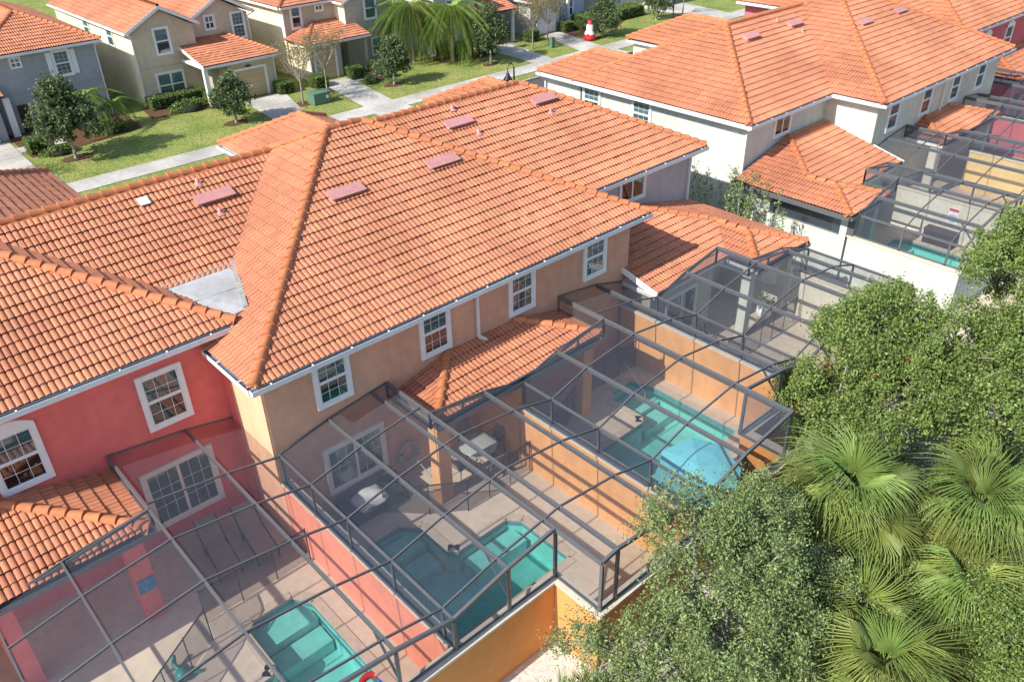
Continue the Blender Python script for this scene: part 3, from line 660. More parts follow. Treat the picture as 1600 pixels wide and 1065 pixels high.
garden_wall('pale wall with a warning sign between the white and cream yards', [(37.75, 16.6), (37.75, 9.6)], 2.0, CREAM)
garden_wall('yellow wall between the far cream house pool yards', [(44.75, 14.6), (44.75, 9)], 2.0, YEL)
garden_wall('pink wall of the farthest pool yard', [(51.6, 18.5), (51.6, 9)], 2.0, PINK2)

# ------------------------------------------------------------------ screened pool enclosures
def cage(label, prof, tops, rears, ys, sides=(True, True), wz=2.1, lan=None):
    """prof: [(x,z)], tops/rears per strip; ys: frame positions; lan: (x0,x1,y,ztop) strip above a porch gutter"""
    t = thing('pool_enclosure', label, 'pool enclosure', (prof[0][0], rears[0], 0), 'screened pool enclosures')
    n = len(prof)
    def pb(a, b, w=.042, h=.09): MB().beam(a, b, w, h).build('frame_beam', BRONZE, t)
    def panel(p): b = MB(); b.face(p); b.build('screen_panel', SCREEN, t)
    for i in range(n-1):
        (x0, z0), (x1, z1) = prof[i], prof[i+1]; Y = [tops[i]]+[y for y in ys if rears[i]+.2 < y < tops[i]-.2]+[rears[i]]
        for a, b in zip(Y, Y[1:]): panel([(x0, b, z0), (x1, b, z1), (x1, a, z1), (x0, a, z0)])
        for y in Y[:-1]: pb((x0, y, z0+.02), (x1, y, z1+.02), .036, .055)
        pb((x0, rears[i], z0+.01), (x1, rears[i], z1+.01), .07, .09)
        # rear screen and posts
        panel([(x0, rears[i], wz), (x1, rears[i], wz), (x1, rears[i], z1), (x0, rears[i], z0)])
        for x, z in ((x0, z0), (x1, z1)):
            if not (i and x == x0 and rears[i] == rears[i-1]) and not (i == 0 and x == x0 and not sides[0]): pb((x, rears[i], wz), (x, rears[i], z-.06), .06, .08)
        pb((x0, rears[i], wz+.03), (x1, rears[i], wz+.03), .05, .05)
        if i and rears[i] != rears[i-1]:
            a, b = sorted((rears[i], rears[i-1])); panel([(x0, a, wz), (x0, b, wz), (x0, b, z0), (x0, a, z0)]); pb((x0, a, wz+.03), (x0, b, wz+.03), .05, .05); pb((x0, a, z0), (x0, b, z0), .06, .08)
    for i, (x, z) in enumerate(prof):
        js = [k for k in (i-1, i) if 0 <= k < n-1]; a = max(tops[k] for k in js); b = min(rears[k] for k in js)
        big = 0 < i < n-1
        if i == 0 and not sides[0]: continue
        pb((x, a, z-(.03 if big else 0)), (x, b, z-(.03 if big else 0)), .042, .15 if big else .09)
    for side, (i, k) in zip(sides, ((0, 0), (n-1, n-2))):
        if not side: continue
        x, z = prof[i]; Y = [tops[k]]+[y for y in ys if rears[k]+.2 < y < tops[k]-.2]+[rears[k]]
        for a, b in zip(Y, Y[1:]): panel([(x, a, wz), (x, b, wz), (x, b, z), (x, a, z)])
        for y in Y[1:-1]: pb((x, y, wz), (x, y, z-.05), .05, .07)
        pb((x, Y[0], wz+.03), (x, Y[-1], wz+.03), .05, .05)
    for (x0, y0, x1, y1, zb) in (lan or []):
        def zat(x):
            for (xa, za), (xb, zb_) in zip(prof, prof[1:]):
                if xa-1e-6 <= x <= xb+1e-6: return za+(zb_-za)*(x-xa)/(xb-xa)
            return prof[-1][1]
        za, zc = zat(x0), zat(x1); panel([(x0, y0, zb), (x1, y1, zb), (x1, y1, zc), (x0, y0, za)]); pb((x0, y0, zb+.04), (x1, y1, zb+.04), .05, .08)
        k = max(1, int(math.hypot(x1-x0, y1-y0)/1.1))
        for j in range(k+1): f = j/k; x = x0+(x1-x0)*f; y = y0+(y1-y0)*f; pb((x, y, zb), (x, y, za+(zc-za)*f), .05, .06)
        pb((x0, y0, za+.02), (x1, y1, zc+.02), .06, .08)
    # corner braces
    for x, sg in ((prof[1][0], 1), (prof[-2][0], -1)):
        k = 1 if sg > 0 else n-3; z = prof[1][1] if sg > 0 else prof[-2][1]
        pb((x, rears[k]+.02, z-.9), (x, rears[k]+.75, z-.1), .05, .05)
    return t
YS = [15.0, 13.37, 11.58, 9.77]
cage('screened enclosure over the pink house pool, nearest the camera', [(-.36, 3.0), (1.19, 3.31), (3.2, 3.56), (5.2, 3.3), (6.63, 3.0)], [16.3, 16.3, 18.9, 18.9], [9.4]*4, [16.5]+YS, (True, True), 2.05, [(-.36, 16.28, 3.2, 16.28, 3.1), (3.2, 16.28, 3.2, 18.88, 3.1)])
cage('screened enclosure between the salmon wall and the orange wall', [(6.63, 3.0), (8.17, 3.35), (9.6, 3.54), (10.1, 3.6), (12.0, 3.37), (13.45, 3.0)], [16.58, 16.58, 16.58, 14.6, 14.6], [9.4, 9.4, 8.0, 8.0, 8.0], YS, (False, True), 2.0, [(10.1, 16.58, 10.1, 14.6, 3.1), (10.1, 14.6, 13.45, 14.6, 3.12)])
cage('screened enclosure over the pool with the blue umbrella', [(13.45, 3.0), (14.88, 3.42), (16.95, 3.66), (18.78, 3.4), (20.15, 3.0)], [14.6, 14.6, 16.58, 16.58], [8.0, 8.0, 9.4, 9.4], YS, (False, True), 2.1, [(13.45, 14.6, 16.95, 14.6, 3.12), (16.95, 14.6, 16.95, 16.58, 3.12)])
cage('screened enclosure behind the blue grey house beside the red bougainvillea', [(20.15, 3.0), (21.6, 3.45), (23.4, 3.75), (25.46, 3.5), (27.0, 3.0)], [15.0, 15.0, 13.6, 13.6], [9.4]*4, [13.37, 11.58, 9.77], (False, True), 2.0, [(20.15, 15.0, 23.4, 15.0, 3.12), (23.4, 13.62, 27.0, 13.62, 3.12), (23.4, 15.0, 23.4, 13.62, 3.12)])
cage('screened enclosure over the narrow pool of the white house', [(31.2, 3.0), (32.45, 3.45), (34.2, 3.75), (36.25, 3.5), (37.75, 3.0)], [13.6, 13.6, 15.05, 15.05], [9.4]*4, [13.5, 11.74, 9.94], (True, True), 2.08, [(31.2, 13.62, 34.2, 13.62, 3.12), (34.2, 13.62, 34.2, 15.05, 3.12), (34.2, 15.05, 37.75, 15.05, 3.12)])
cage('screened enclosure beside the yellow wall, behind the left cream half', [(37.75, 3.0), (39.5, 3.42), (41.45, 3.62), (43.3, 3.4), (44.75, 3.0)], [16.72, 16.72, 14.75, 14.75], [9.4]*4, [15.1, 13.5, 11.74, 9.94], (False, True), 2.08, [(41.45, 14.75, 44.75, 14.75, 3.12), (41.45, 16.7, 41.45, 14.75, 3.12)])
cage('screened enclosure behind the right cream half by the pink wall', [(44.75, 3.0), (46.5, 3.42), (48.1, 3.62), (50.0, 3.4), (51.6, 3.0)], [14.75, 14.75, 16.72, 16.72], [9.4]*4, [15.1, 13.5, 11.74, 9.94], (False, True), 2.08, [(44.75, 14.75, 48.1, 14.75, 3.12), (48.1, 14.75, 48.1, 16.7, 3.12)])
cage('farthest screened enclosure, behind the rose pink house', [(51.6, 3.0), (53.0, 3.42), (55.2, 3.62), (57.2, 3.4), (58.8, 3.0)], [19.0, 19.0, 16.4, 16.4], [9.4]*4, [16.8, 15.1, 13.5, 11.74, 9.94], (False, False), 2.08)

# ------------------------------------------------------------------ houses across the street
GREYW = stucco('slate_grey_stucco', (.36, .37, .39)); BEIGE = stucco('warm_beige_stucco', (.60, .50, .36)); LITSIDE = stucco('sunlit_side_stucco', (.88, .80, .56)); TAUPE = stucco('taupe_stucco', (.50, .46, .36)); LILAC = stucco('lilac_white_stucco', (.60, .58, .60)); SKYB = stucco('pale_blue_stucco', (.42, .47, .56))  # yellowish stucco has sunlight put into its colour, for sun-facing sides
GDOOR = mat('tan_garage_door', (.50, .39, .22), .6, .05)
DOORB = mat('dark_front_door', (.035, .022, .018), .5, .1)
def hip_roof(H, x0, x1, y0, y1, e, s=.45):
    h = (x1-x0)/2; xm = (x0+x1)/2; a, b = (xm, y0+h, e+s*h), (xm, y1-h, e+s*h)
    H.slope([(x0, y0, e), (x1, y0, e), a]); H.slope([(x0, y1, e), (x0, y0, e), a, b]); H.slope([(x1, y0, e), (x1, y1, e), b, a]); H.slope([(x1, y1, e), (x0, y1, e), b], False)
    H.ridge((x0, y0, e), a); H.ridge((x1, y0, e), a); H.ridge(a, b); H.fascia(x0, x1, y0, y1, e); H.gutter((x0, y0), (x1, y0), (0, -1), e, False); H.gutter((x0, y0), (x0, y1), (-1, 0), e, False)
def gable_roof(H, x0, x1, y0, y1, e, s=.5):
    xm = (x0+x1)/2; z = e+s*(x1-x0)/2
    H.slope([(x0, y1, e), (x0, y0, e), (xm, y0, z), (xm, y1, z)]); H.slope([(x1, y0, e), (x1, y1, e), (xm, y1, z), (xm, y0, z)]); H.ridge((xm, y0, z), (xm, y1, z)); H.ridge((xm, y0, z), (xm, y1, z), False)
    r = MB(); r.beam((x0, y0-.02, e-.02), (xm, y0-.02, z-.02), .04, .2); r.beam((x1, y0-.021, e-.02), (xm, y0-.021, z-.02), .04, .2); r.build('rake_board', WHITE, H.o)
    H.gutter((x0, y0), (x0, y1), (-1, 0), e, False); H.gutter((x1, y0), (x1, y1), (1, 0), e, False)
def gable_wall(H, x0, x1, y, e, z, m):
    b = MB(); xm = (x0+x1)/2; P = [(x0, y, e), (x1, y, e), (xm, y, z)]; Q = [(a, y+.2, c) for a, _, c in P]; b.face(P); b.face(Q[::-1])
    for i in range(3): b.face([P[i], Q[i], Q[(i+1) % 3], P[(i+1) % 3]])
    b.build('gable_wall', m, H.o)
def garage(H, x0, x1, y, h=1.95, m=GDOOR):
    D = MB(); n = 4
    for k in range(n): D.box(x0, x1, y-.03, y, k*h/n+.012, (k+1)*h/n-.004)
    d = D.build('garage_door', m, H.o)
    t = MB(); t.box(x0-.16, x0, y-.08, y-.001, 0, h+.16); t.box(x1, x1+.16, y-.08, y-.001, 0, h+.16); t.box(x0, x1, y-.08, y-.001, h, h+.16); t.build('door_trim', WHITE, H.o)
def band(H, x0, x1, y0, y1, z=2.55, m=None): MB().box(x0-.03, x1+.03, y0-.03, y1, z, z+.06).build('stucco_band', m or TAUPE, H.o)
EX, NY, WX = (1, 0, 0), (0, -1, 0), (-1, 0, 0)

H = House('grey_house', 'slate grey house across the street with white shuttered upper window', (14.4, 66, 0), lim=0)
hip_roof(H, 10.75, 18.35, 60.4, 76, 4.95); H.wall(11.1, 18.0, 60.8, 75.6, 0, 4.85, GREYW); band(H, 11.1, 18.0, 60.8, 61, 2.45, GREYW)
H.window((15.3, 60.8, 3.1), EX, NY, .88, 1.45, 3, 3, shut=True, pale=True); H.window((12.75, 60.8, 4.05), EX, NY, .55, .55, 2, 2, 'one', True, trim=.07, pale=True)
H.wall(3.6, 11.1, 59.9, 66, 0, 2.6, GREYW); H.slope([(3.3, 59.5, 2.75), (11.5, 59.5, 2.75), (11.5, 62.8, 4.2), (3.3, 62.8, 4.2)]); garage(H, 7.2, 10.4, 59.9)
H.wall(11.5, 11.9, 60.2, 60.6, 0, 2.45, WHITE, 'porch_column')
MB().box(12.3, 12.95, 60.76, 60.8, 0, 1.75).build('front_door', DOORB, H.o); MB().box(12.95, 13.1, 60.74, 60.8, 0, 1.8).build('door_trim', WHITE, H.o); MB().box(13.1, 13.6, 60.77, 60.8, .02, 1.8).build('porch_recess', TAUPE, H.o)
H.downspout([(18.25, 60.35, 4.85), (17.95, 60.74, 4.6), (17.95, 60.74, 0)]); H.finish()

H = House('beige_house', 'beige gabled house across the street with yellow sunlit side wall', (24.8, 65, 0), lim=0)
gable_roof(H, 19.95, 24.95, 60.1, 76, 5.05, .54); H.wall(20.3, 24.7, 60.44, 76, 0, 4.98, BEIGE); gable_wall(H, 20.3, 24.6, 60.442, 4.98, 6.25, BEIGE); H.wall(20.27, 20.3, 60.46, 76, 0, 5.0, LITSIDE)  # thin slab on the sunward side carries the sunlit colour
band(H, 20.3, 24.7, 60.44, 60.6, 2.5, TAUPE)
H.window((21.88, 60.44, 3.36), EX, NY, .92, 1.6, 1, 1, pale=True); H.window((21.42, 60.44, .45), EX, NY, 1.8, 1.55, 1, 1, 'four', True, pale=True)
for y in (69.6, 64.9): H.window((20.27, y, 3.6), (0, -1, 0), WX, 1.0, 1.25, 1, 1, pale=True)
gable_roof(H, 24.75, 29.65, 60.95, 74, 5.08, .54); H.wall(24.72, 29.3, 61.3, 74, 0, 5.0, BEIGE); gable_wall(H, 24.8, 29.2, 61.302, 5.0, 6.3, BEIGE)
H.window((26.0, 61.3, 4.25), EX, NY, .62, .85, 1, 1, 'one', True, pale=True); H.window((28.05, 61.3, 3.32), EX, NY, .86, 1.7, 3, 3, pale=True)
H.slope([(23.4, 57.0, 2.75), (29.2, 57.0, 2.75), (27.2, 61.3, 3.75), (23.4, 61.3, 3.75)]); H.slope([(29.2, 57.0, 2.75), (29.2, 61.3, 2.75), (27.2, 61.3, 3.75)]); H.ridge((29.2, 57, 2.75), (27.2, 61.3, 3.75))
H.fascia(23.4, 29.2, 57, 61.2, 2.75); H.gutter((23.35, 57.0), (29.25, 57.0), NY[:2], 2.76, False); r = MB(); r.beam((23.38, 57, 2.7), (23.38, 60.4, 3.5), .04, .2); r.build('rake_board', WHITE, H.o)
H.wall(25.3, 28.85, 57.4, 61.2, 0, 2.6, BEIGE); H.wall(24.72, 25.3, 59, 61.2, 0, 2.58, TAUPE); garage(H, 25.8, 28.0, 57.4); H.wall(23.5, 23.78, 57.3, 57.6, 0, 2.55, WHITE, 'porch_column')
MB().box(26.6, 27.0, 57.33, 57.36, 2.14, 2.26).build('number_plaque', DOORB, H.o)
b = MB(); b.tube([(26.9, 57.38, 2.4), (26.9, 57.25, 2.5), (26.95, 57.2, 2.42)], .02); b.build('wall_lamp', WHITE, H.o)
H.downspout([(20.0, 60.1, 4.95), (20.28, 60.42, 4.75), (20.28, 60.42, 0)]); H.downspout([(29.6, 60.9, 4.95), (29.28, 61.26, 4.7), (29.28, 61.26, 3)]); H.downspout([(29.2, 56.95, 2.65), (28.82, 57.36, 2.45), (28.82, 57.36, 0)]); H.finish()

H = House('tan_house', 'tan house behind the bare crape myrtles with orange porch roof', (35.5, 64, 0), lim=0)
hip_roof(H, 31.3, 37.3, 60.0, 74, 5.1); H.wall(31.72, 37.0, 60.4, 73.6, 0, 5.0, TAUPE); H.wall(31.69, 31.72, 60.42, 73.6, 0, 5.0, LITSIDE)  # same sunlit colour laid over the sun-facing side
H.window((32.42, 60.4, 3.45), EX, NY, .72, 1.55, 1, 1, trim=.15, pale=True); H.window((34.55, 60.4, 4.42), EX, NY, .55, .65, 1, 1, 'one', True, pale=True)
gable_roof(H, 35.9, 41.0, 58.5, 74, 5.0, .5); H.wall(36.2, 40.7, 58.9, 74, 0, 4.95, TAUPE); H.wall(36.17, 36.2, 58.92, 60.4, 0, 4.9, LITSIDE); gable_wall(H, 36.3, 40.6, 58.902, 4.95, 6.1, TAUPE)
H.window((38.05, 58.9, 3.5), EX, NY, .95, 1.5, 1, 1, pale=True); H.window((38.4, 58.9, .7), EX, NY, .95, 1.2, 1, 1, pale=True)
H.slope([(31.5, 57.15, 2.75), (37.1, 57.15, 2.75), (37.1, 60.4, 3.65), (34.2, 60.4, 3.65)]); H.slope([(31.5, 57.15, 2.75), (34.2, 60.4, 3.65), (31.5, 60.4, 2.75)]); H.ridge((31.5, 57.15, 2.75), (34.2, 60.4, 3.65)); H.fascia(31.5, 37.1, 57.15, 58.8, 2.75); H.gutter((31.45, 57.15), (37.15, 57.15), NY[:2], 2.76, False)
H.wall(31.85, 34.6, 57.5, 60.4, 0, 2.6, TAUPE); H.wall(31.82, 31.85, 57.52, 60.4, 0, 2.55, LITSIDE); garage(H, 32.3, 34.0, 57.5); H.wall(36.75, 37.0, 57.45, 57.7, 0, 2.55, TAUPE, 'porch_column')
MB().box(34.7, 35.3, 60.3, 60.36, 0, 2.1).build('front_door', DOORB, H.o); H.downspout([(31.4, 60, 5), (31.7, 60.36, 4.8), (31.7, 60.36, 2.9)]); H.downspout([(31.5, 57.1, 2.65), (31.87, 57.46, 2.4), (31.87, 57.46, 0)]); H.finish()

H = House('lilac_house', 'lilac white house behind the two drooping palms', (47, 63, 0), lim=0)
gable_roof(H, 42.9, 48.0, 56.5, 72, 5.05, .5); H.wall(43.3, 47.6, 56.9, 72, 0, 5.0, LILAC); gable_wall(H, 43.4, 47.5, 56.902, 5.0, 6.1, LILAC)
H.window((44.6, 56.9, 3.4), EX, NY, .95, 1.5, 1, 1, pale=True); H.window((44.4, 56.9, .6), EX, NY, 1.0, 1.4, 1, 1, pale=True)
H.wall(47.6, 51.5, 58.5, 72, 0, 5.0, LILAC); hip_roof(H, 47.3, 51.9, 58.1, 72, 5.1); H.slope([(47.6, 55.9, 2.75), (51.6, 55.9, 2.75), (51.6, 58.5, 3.5), (47.6, 58.5, 3.5)]); H.slope([(51.6, 55.9, 2.75), (52.0, 58.5, 2.75), (51.6, 58.5, 3.5)])
H.wall(47.9, 48.15, 56.1, 56.35, 0, 2.7, WHITE, 'porch_column'); H.wall(51.2, 51.4, 56.1, 56.35, 0, 2.7, WHITE, 'porch_column'); garage(H, 48.3, 50.4, 58.5); H.finish()

H = House('pale_blue_house', 'pale blue house behind the red and white lawn figure', (57, 62, 0), lim=0)
H.wall(53.5, 57.2, 56.3, 64, 0, 2.95, LILAC); hip_roof(H, 53.1, 57.5, 55.9, 64, 3.05, .4); garage(H, 54.4, 56.5, 56.3, 1.95, WHITE)
H.wall(57.2, 62, 57.8, 72, 0, 5.0, SKYB); hip_roof(H, 56.9, 62.4, 57.4, 72, 5.1); H.wall(53.9, 57.2, 60, 72, 0, 5.0, SKYB); hip_roof(H, 53.5, 57.6, 59.6, 72, 5.15)
H.window((59.6, 57.8, .7), EX, NY, .8, 1.4, 1, 1, pale=True); MB().box(58.2, 58.8, 57.75, 57.8, 0, 2).build('front_door', DOORB, H.o); H.wall(59.0, 59.25, 57.0, 57.25, 0, 2.6, WHITE, 'porch_column'); H.finish()
H = House('far_cream_house', 'cream house at the top edge beyond the leafy hedge', (68, 62, 0), lim=0)
H.wall(65, 70, 57.8, 70, 0, 5, CREAM); hip_roof(H, 64.6, 70.4, 57.4, 70, 5.1); H.window((66, 57.8, .7), EX, NY, 1.4, 1.3, 1, 1, 'four', True, pale=True); H.wall(70, 74, 56.5, 68, 0, 2.9, CREAM); hip_roof(H, 69.6, 74.4, 56.1, 68, 3.0, .4); garage(H, 70.6, 73, 56.5); H.finish()

# ------------------------------------------------------------------ vegetation
def leaves_mesh(name, pts, size, m, up=.4, asp=.45):
    n = len(pts); d = rng.normal(size=(n, 3)); d /= np.linalg.norm(d, axis=1)[:, None]
    nn = rng.normal(size=(n, 3)); nn[:, 2] = np.abs(nn[:, 2])+up; s = np.cross(d, nn); s /= np.linalg.norm(s, axis=1)[:, None]+1e-9
    L = size*rng.uniform(.7, 1.3, (n, 1)); w = L*asp
    v = np.stack([pts-d*L*.5, pts+s*w*.5, pts+d*L*.5, pts-s*w*.5], 1).reshape(-1, 3)
    return npmesh(name, v, np.arange(n*4).reshape(n, 4), m)
def lobe_points(lobes, n, twigs=60, spread=.22, flat=1., sub=11):
    """leaf positions: clumps of twigs gathered in smaller bunches over the lobes of a crown"""
    cs, rs = [], []
    for c, r in lobes:
        c, r = np.array(c), np.array(r); d = rng.normal(size=(sub, 3)); d[:, 2] = d[:, 2]*.8+.35; d /= np.linalg.norm(d, axis=1)[:, None]
        cs.append(c+d*r*rng.uniform(.55, .85, (sub, 1))); rs.append(np.tile(r, (sub, 1))*rng.uniform(.26, .46, (sub, 1)))
    cs, rs = np.concatenate(cs), np.concatenate(rs); vol = rs.prod(1)**.66; k = rng.choice(len(cs), twigs*len(lobes), p=vol/vol.sum())
    d = rng.normal(size=(len(k), 3)); d[:, 2] = d[:, 2]*.9+.3; d /= np.linalg.norm(d, axis=1)[:, None]
    tip = cs[k]+d*rs[k]*rng.uniform(.5, 1.15, (len(k), 1)); j = rng.integers(0, len(k), n)
    sp = spread*rng.uniform(.4, 1.4, len(k))
    q = rng.normal(size=(n, 3))*sp[j][:, None]; q[:, 2] *= flat
    return tip[j]+q, tip
def tree(name, label, cat, base, lobes, n, size, m, trunk=.14, twigs=60, spread=.22, bark=BARK, group=None, limbs=True, asp=.45, extra=None, lean=(0, 0), sub=11):
    base = Vector(base); t = thing(name, label, cat, base, group)
    pts, tips = lobe_points(lobes, n, twigs, spread, sub=sub)
    add('crown', leaves_mesh('crown', pts, size, m, asp=asp), t)
    b = MB(); fork = base+Vector((lean[0], lean[1], max(.35, (min(l[0][2]-l[1][2]*.6 for l in lobes)-base.z)*.9)))
    b.tube([base-Vector((0, 0, .05)), (base+fork)/2+Vector((.04, .03, 0)), fork], [trunk*1.25, trunk, trunk*.85], 8); b.build('trunk', bark, t)
    if limbs:
        b = MB()
        for c, r in lobes:
            c = Vector(c); md = fork.lerp(c, .5)+Vector(rng.normal(0, .12, 3)); b.tube([fork, md, c], [trunk*.6, trunk*.42, trunk*.25], 6)
            near = [Vector(p) for p in tips if (Vector(p)-c).length < max(r)*1.15]; random.shuffle(near)
            for p in near[:14]: b.tube([c.lerp(md, random.uniform(0, .6)), c.lerp(p, .55)+Vector(rng.normal(0, .08, 3)), p], [trunk*.2, trunk*.13, trunk*.05], 4, False)
        b.build('limb', bark, t, 'stuff')
    if extra:
        for nm, mm, k, sz in extra:
            c = tips[rng.integers(0, len(tips), k)]; q = np.repeat(c, 18, 0)+rng.normal(size=(k*18, 3))*.12; add(nm, leaves_mesh(nm, q, sz, mm), t, None, 'stuff')
    return t
def hedge(label, x0, x1, y0, y1, h, m=LHEDGE, cat='hedge', n=None, name='clipped_hedge', size=.10, group=None):
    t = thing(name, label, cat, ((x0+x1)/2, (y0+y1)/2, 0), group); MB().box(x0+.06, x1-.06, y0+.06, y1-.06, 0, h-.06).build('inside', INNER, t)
    A = (x1-x0)*(y1-y0)+2*h*((x1-x0)+(y1-y0)); n = n or int(min(9000, A*420)); p = rng.uniform(size=(n, 3))*[x1-x0, y1-y0, h]; ax = rng.choice([0, 1, 2, 2], n)
    for a, L in ((0, x1-x0), (1, y1-y0)): k = ax == a; p[k, a] = np.where(rng.uniform(size=k.sum()) < .5, 0, L)
    p[ax == 2, 2] = h; p += rng.normal(size=p.shape)*.035; p += [x0, y0, 0]; p[:, 2] += .03*np.sin(p[:, 0]*5+p[:, 1]*4)
    add('foliage', leaves_mesh('foliage', p, size, m, asp=.6), t); return t
def bush(label, c, r, n, m=LHEDGE, size=.14, cat='shrub', name='shrub', group=None):
    t = thing(name, label, cat, (c[0], c[1], 0), group); d = rng.normal(size=(n, 3)); d /= np.linalg.norm(d, axis=1)[:, None]; d[:, 2] = np.abs(d[:, 2])
    rr = rng.uniform(.6, 1.05, (n, 1))*(1+.13*np.sin(d[:, :1]*5+c[0])*np.cos(d[:, 1:2]*6)); p = np.array(c)+d*rr*np.array(r); add('foliage', leaves_mesh('foliage', p, size, m, asp=.55), t)
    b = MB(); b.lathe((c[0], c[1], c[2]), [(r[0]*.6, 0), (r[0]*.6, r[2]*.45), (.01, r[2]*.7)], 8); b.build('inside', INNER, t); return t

def ell(c, r): return (c, r)
# trees on the near side of the walls
tree('olive_tree', 'grey green small leaved tree overlapping the deep orange rear wall', 'tree', (11.4, 6.2, 0),
     [ell((10.3, 6.2, 4.0), (1.4, 1.2, 1.2)), ell((11.3, 7.0, 4.2), (1.2, 1.0, 1.1)), ell((12.4, 6.5, 4.0), (1.2, 1.1, 1.2)), ell((11.2, 5.5, 3.9), (1.4, 1.1, 1.2)), ell((9.1, 6.2, 3.2), (1.0, .8, .8)), ell((9.9, 5.0, 3.4), (1.3, 1.1, 1.1)), ell((12.0, 4.9, 3.2), (1.3, 1.1, 1.1)), ell((8.7, 5.2, 2.8), (1.1, .9, .8)), ell((13.2, 5.6, 3.0), (1.0, 1, 1)), ell((8.3, 6.6, 2.9), (.7, .6, .6)), ell((10.6, 4.3, 2.8), (1.2, 1, 1)), ell((13.1, 4.6, 2.6), (1., .9, .9)), ell((8.3, 7.3, 2.7), (.75, .6, .6)), ell((7.5, 6.6, 2.3), (.8, .6, .6)), ell((8.2, 5.9, 2.0), (.9, .8, .7))],
     98000, .07, LOLIVE, .13, 70, .125)
tree('oak_tree', 'broad glossy green tree in front of the white yard wall', 'tree', (21.5, 8.0, 0),
     [ell((20.9, 8.2, 3.9), (1.5, 1.3, 1.2)), ell((22.4, 7.9, 4.3), (1.4, 1.3, 1.2)), ell((19.4, 8.0, 3.1), (1.3, 1.1, 1.2)), ell((21.6, 6.8, 3.7), (1.6, 1.3, 1.3)), ell((20.0, 6.6, 3.0), (1.5, 1.2, 1.2)), ell((18.2, 7.6, 2.5), (1.1, 1.0, 1.1)), ell((23.3, 6.4, 3.8), (1.4, 1.2, 1.2)), ell((18.4, 6.6, 2.2), (1.1, 1, 1.0)), ell((20.6, 5.8, 3.2), (1.3, 1.1, 1.1)), ell((22.0, 9.2, 3.4), (1.2, 1., 1.0)), ell((19.3, 9.0, 2.6), (.9, .8, .9))],
     95000, .09, LOAK, .15, 70, .135, extra=[('orange_leaf', LRED, 7, .09)], asp=.5)
tree('oak_tree', 'taller glossy green tree reaching out of the frame beside the narrow pool', 'tree', (25.2, 5.6, 0),
     [ell((25.6, 6.0, 5.1), (1.3, 1.2, 1.2)), ell((27.4, 6.3, 5.4), (1.5, 1.3, 1.2)), ell((25.0, 4.6, 4.7), (1.5, 1.3, 1.3)), ell((23.6, 4.6, 3.9), (1.4, 1.2, 1.2)), ell((27.0, 5.0, 5.3), (1.5, 1.3, 1.4)), ell((22.0, 5.2, 3.2), (1.2, 1.1, 1.1)), ell((24.4, 3.4, 4.0), (1.4, 1.2, 1.2)), ell((22.4, 6.4, 3.5), (1.3, 1.1, 1.1)), ell((21.2, 4.4, 3.2), (1.3, 1.1, 1.1)), ell((28.2, 7.2, 5.0), (1.2, 1., 1.0)), ell((27.5, 7.3, 4.1), (1.2, 1.0, 1.1)), ell((28.9, 6.3, 4.6), (1.2, 1.1, 1.2)), ell((24.8, 5.8, 3.6), (1.3, 1.1, 1.2))],
     95000, .10, LOAK, .18, 70, .14, asp=.5)
tree('privet_tree', 'dense fine leaved tree in the bottom right corner', 'tree', (15.0, 1.4, 0), [ell((15.4, 1.7, 2.3), (1.3, 1.1, 1.1)), ell((14.7, 1.0, 2.2), (1.2, 1, 1.1)), ell((16.2, 1.4, 2.4), (1.2, 1.0, 1.1))], 30000, .075, LOAK, .12, 80, .14)
t = tree('bougainvillea', 'low bougainvillea with bright red bracts at the corner of the cream yard', 'shrub', (19.9, 9.0, 0), [ell((19.7, 9.3, 2.5), (.7, .6, .45)), ell((20.4, 8.8, 2.5), (.6, .6, .4))], 4500, .1, LOAK, .06, 40, .16)
p, _ = lobe_points([ell((19.6, 9.45, 2.9), (.35, .2, .12)), ell((20.1, 9.1, 2.92), (.4, .2, .1)), ell((20.6, 8.8, 2.85), (.3, .2, .1))], 1100, 12, .07); add('red_bract', leaves_mesh('red_bract', p, .08, LRED), t, None, 'stuff')

def fan_mesh():
    b = MB(); n = 46; R = 1.0
    for k in range(n):
        a = math.radians(-118+236*k/(n-1)+random.uniform(-1.5, 1.5)); ca, sa = math.cos(a), math.sin(a); q = abs(a)/2.06; L = R*(1.06-.26*q)*random.uniform(.86, 1.08)
        def P(r, o, dz): return (r*ca-o*sa, r*sa+o*ca, dz-.22*q*r)
        tipz = -random.uniform(.25, .7)*L-.12*q; z = [0, .05, .04, tipz*.38, tipz]; rr = [.02, .30*L, .55*L, .78*L, L*.93]; w = [.004, .0125, .0115, .0075, 0]; sw = random.uniform(-.05, .05)
        V = []
        for i in range(4): V += [P(rr[i], -w[i], z[i]-.008), P(rr[i], 0, z[i]+.008), P(rr[i], w[i], z[i]-.008)]
        V.append(P(rr[4], sw, z[4])); F = []
        for i in range(3): F += [(3*i, 3*i+1, 3*i+4, 3*i+3), (3*i+1, 3*i+2, 3*i+5, 3*i+4)]
        F += [(9, 10, 12), (10, 11, 12)]; b.raw(V, F)
    b.tube([(-.3, 0, -.03), (.03, 0, .0)], [.016, .012], 5, False)
    return b.mesh('frond', LPALM)
FAN = [fan_mesh() for _ in range(3)]
FAN_DRY = FAN[0].copy(); FAN_DRY.materials[0] = LDRY
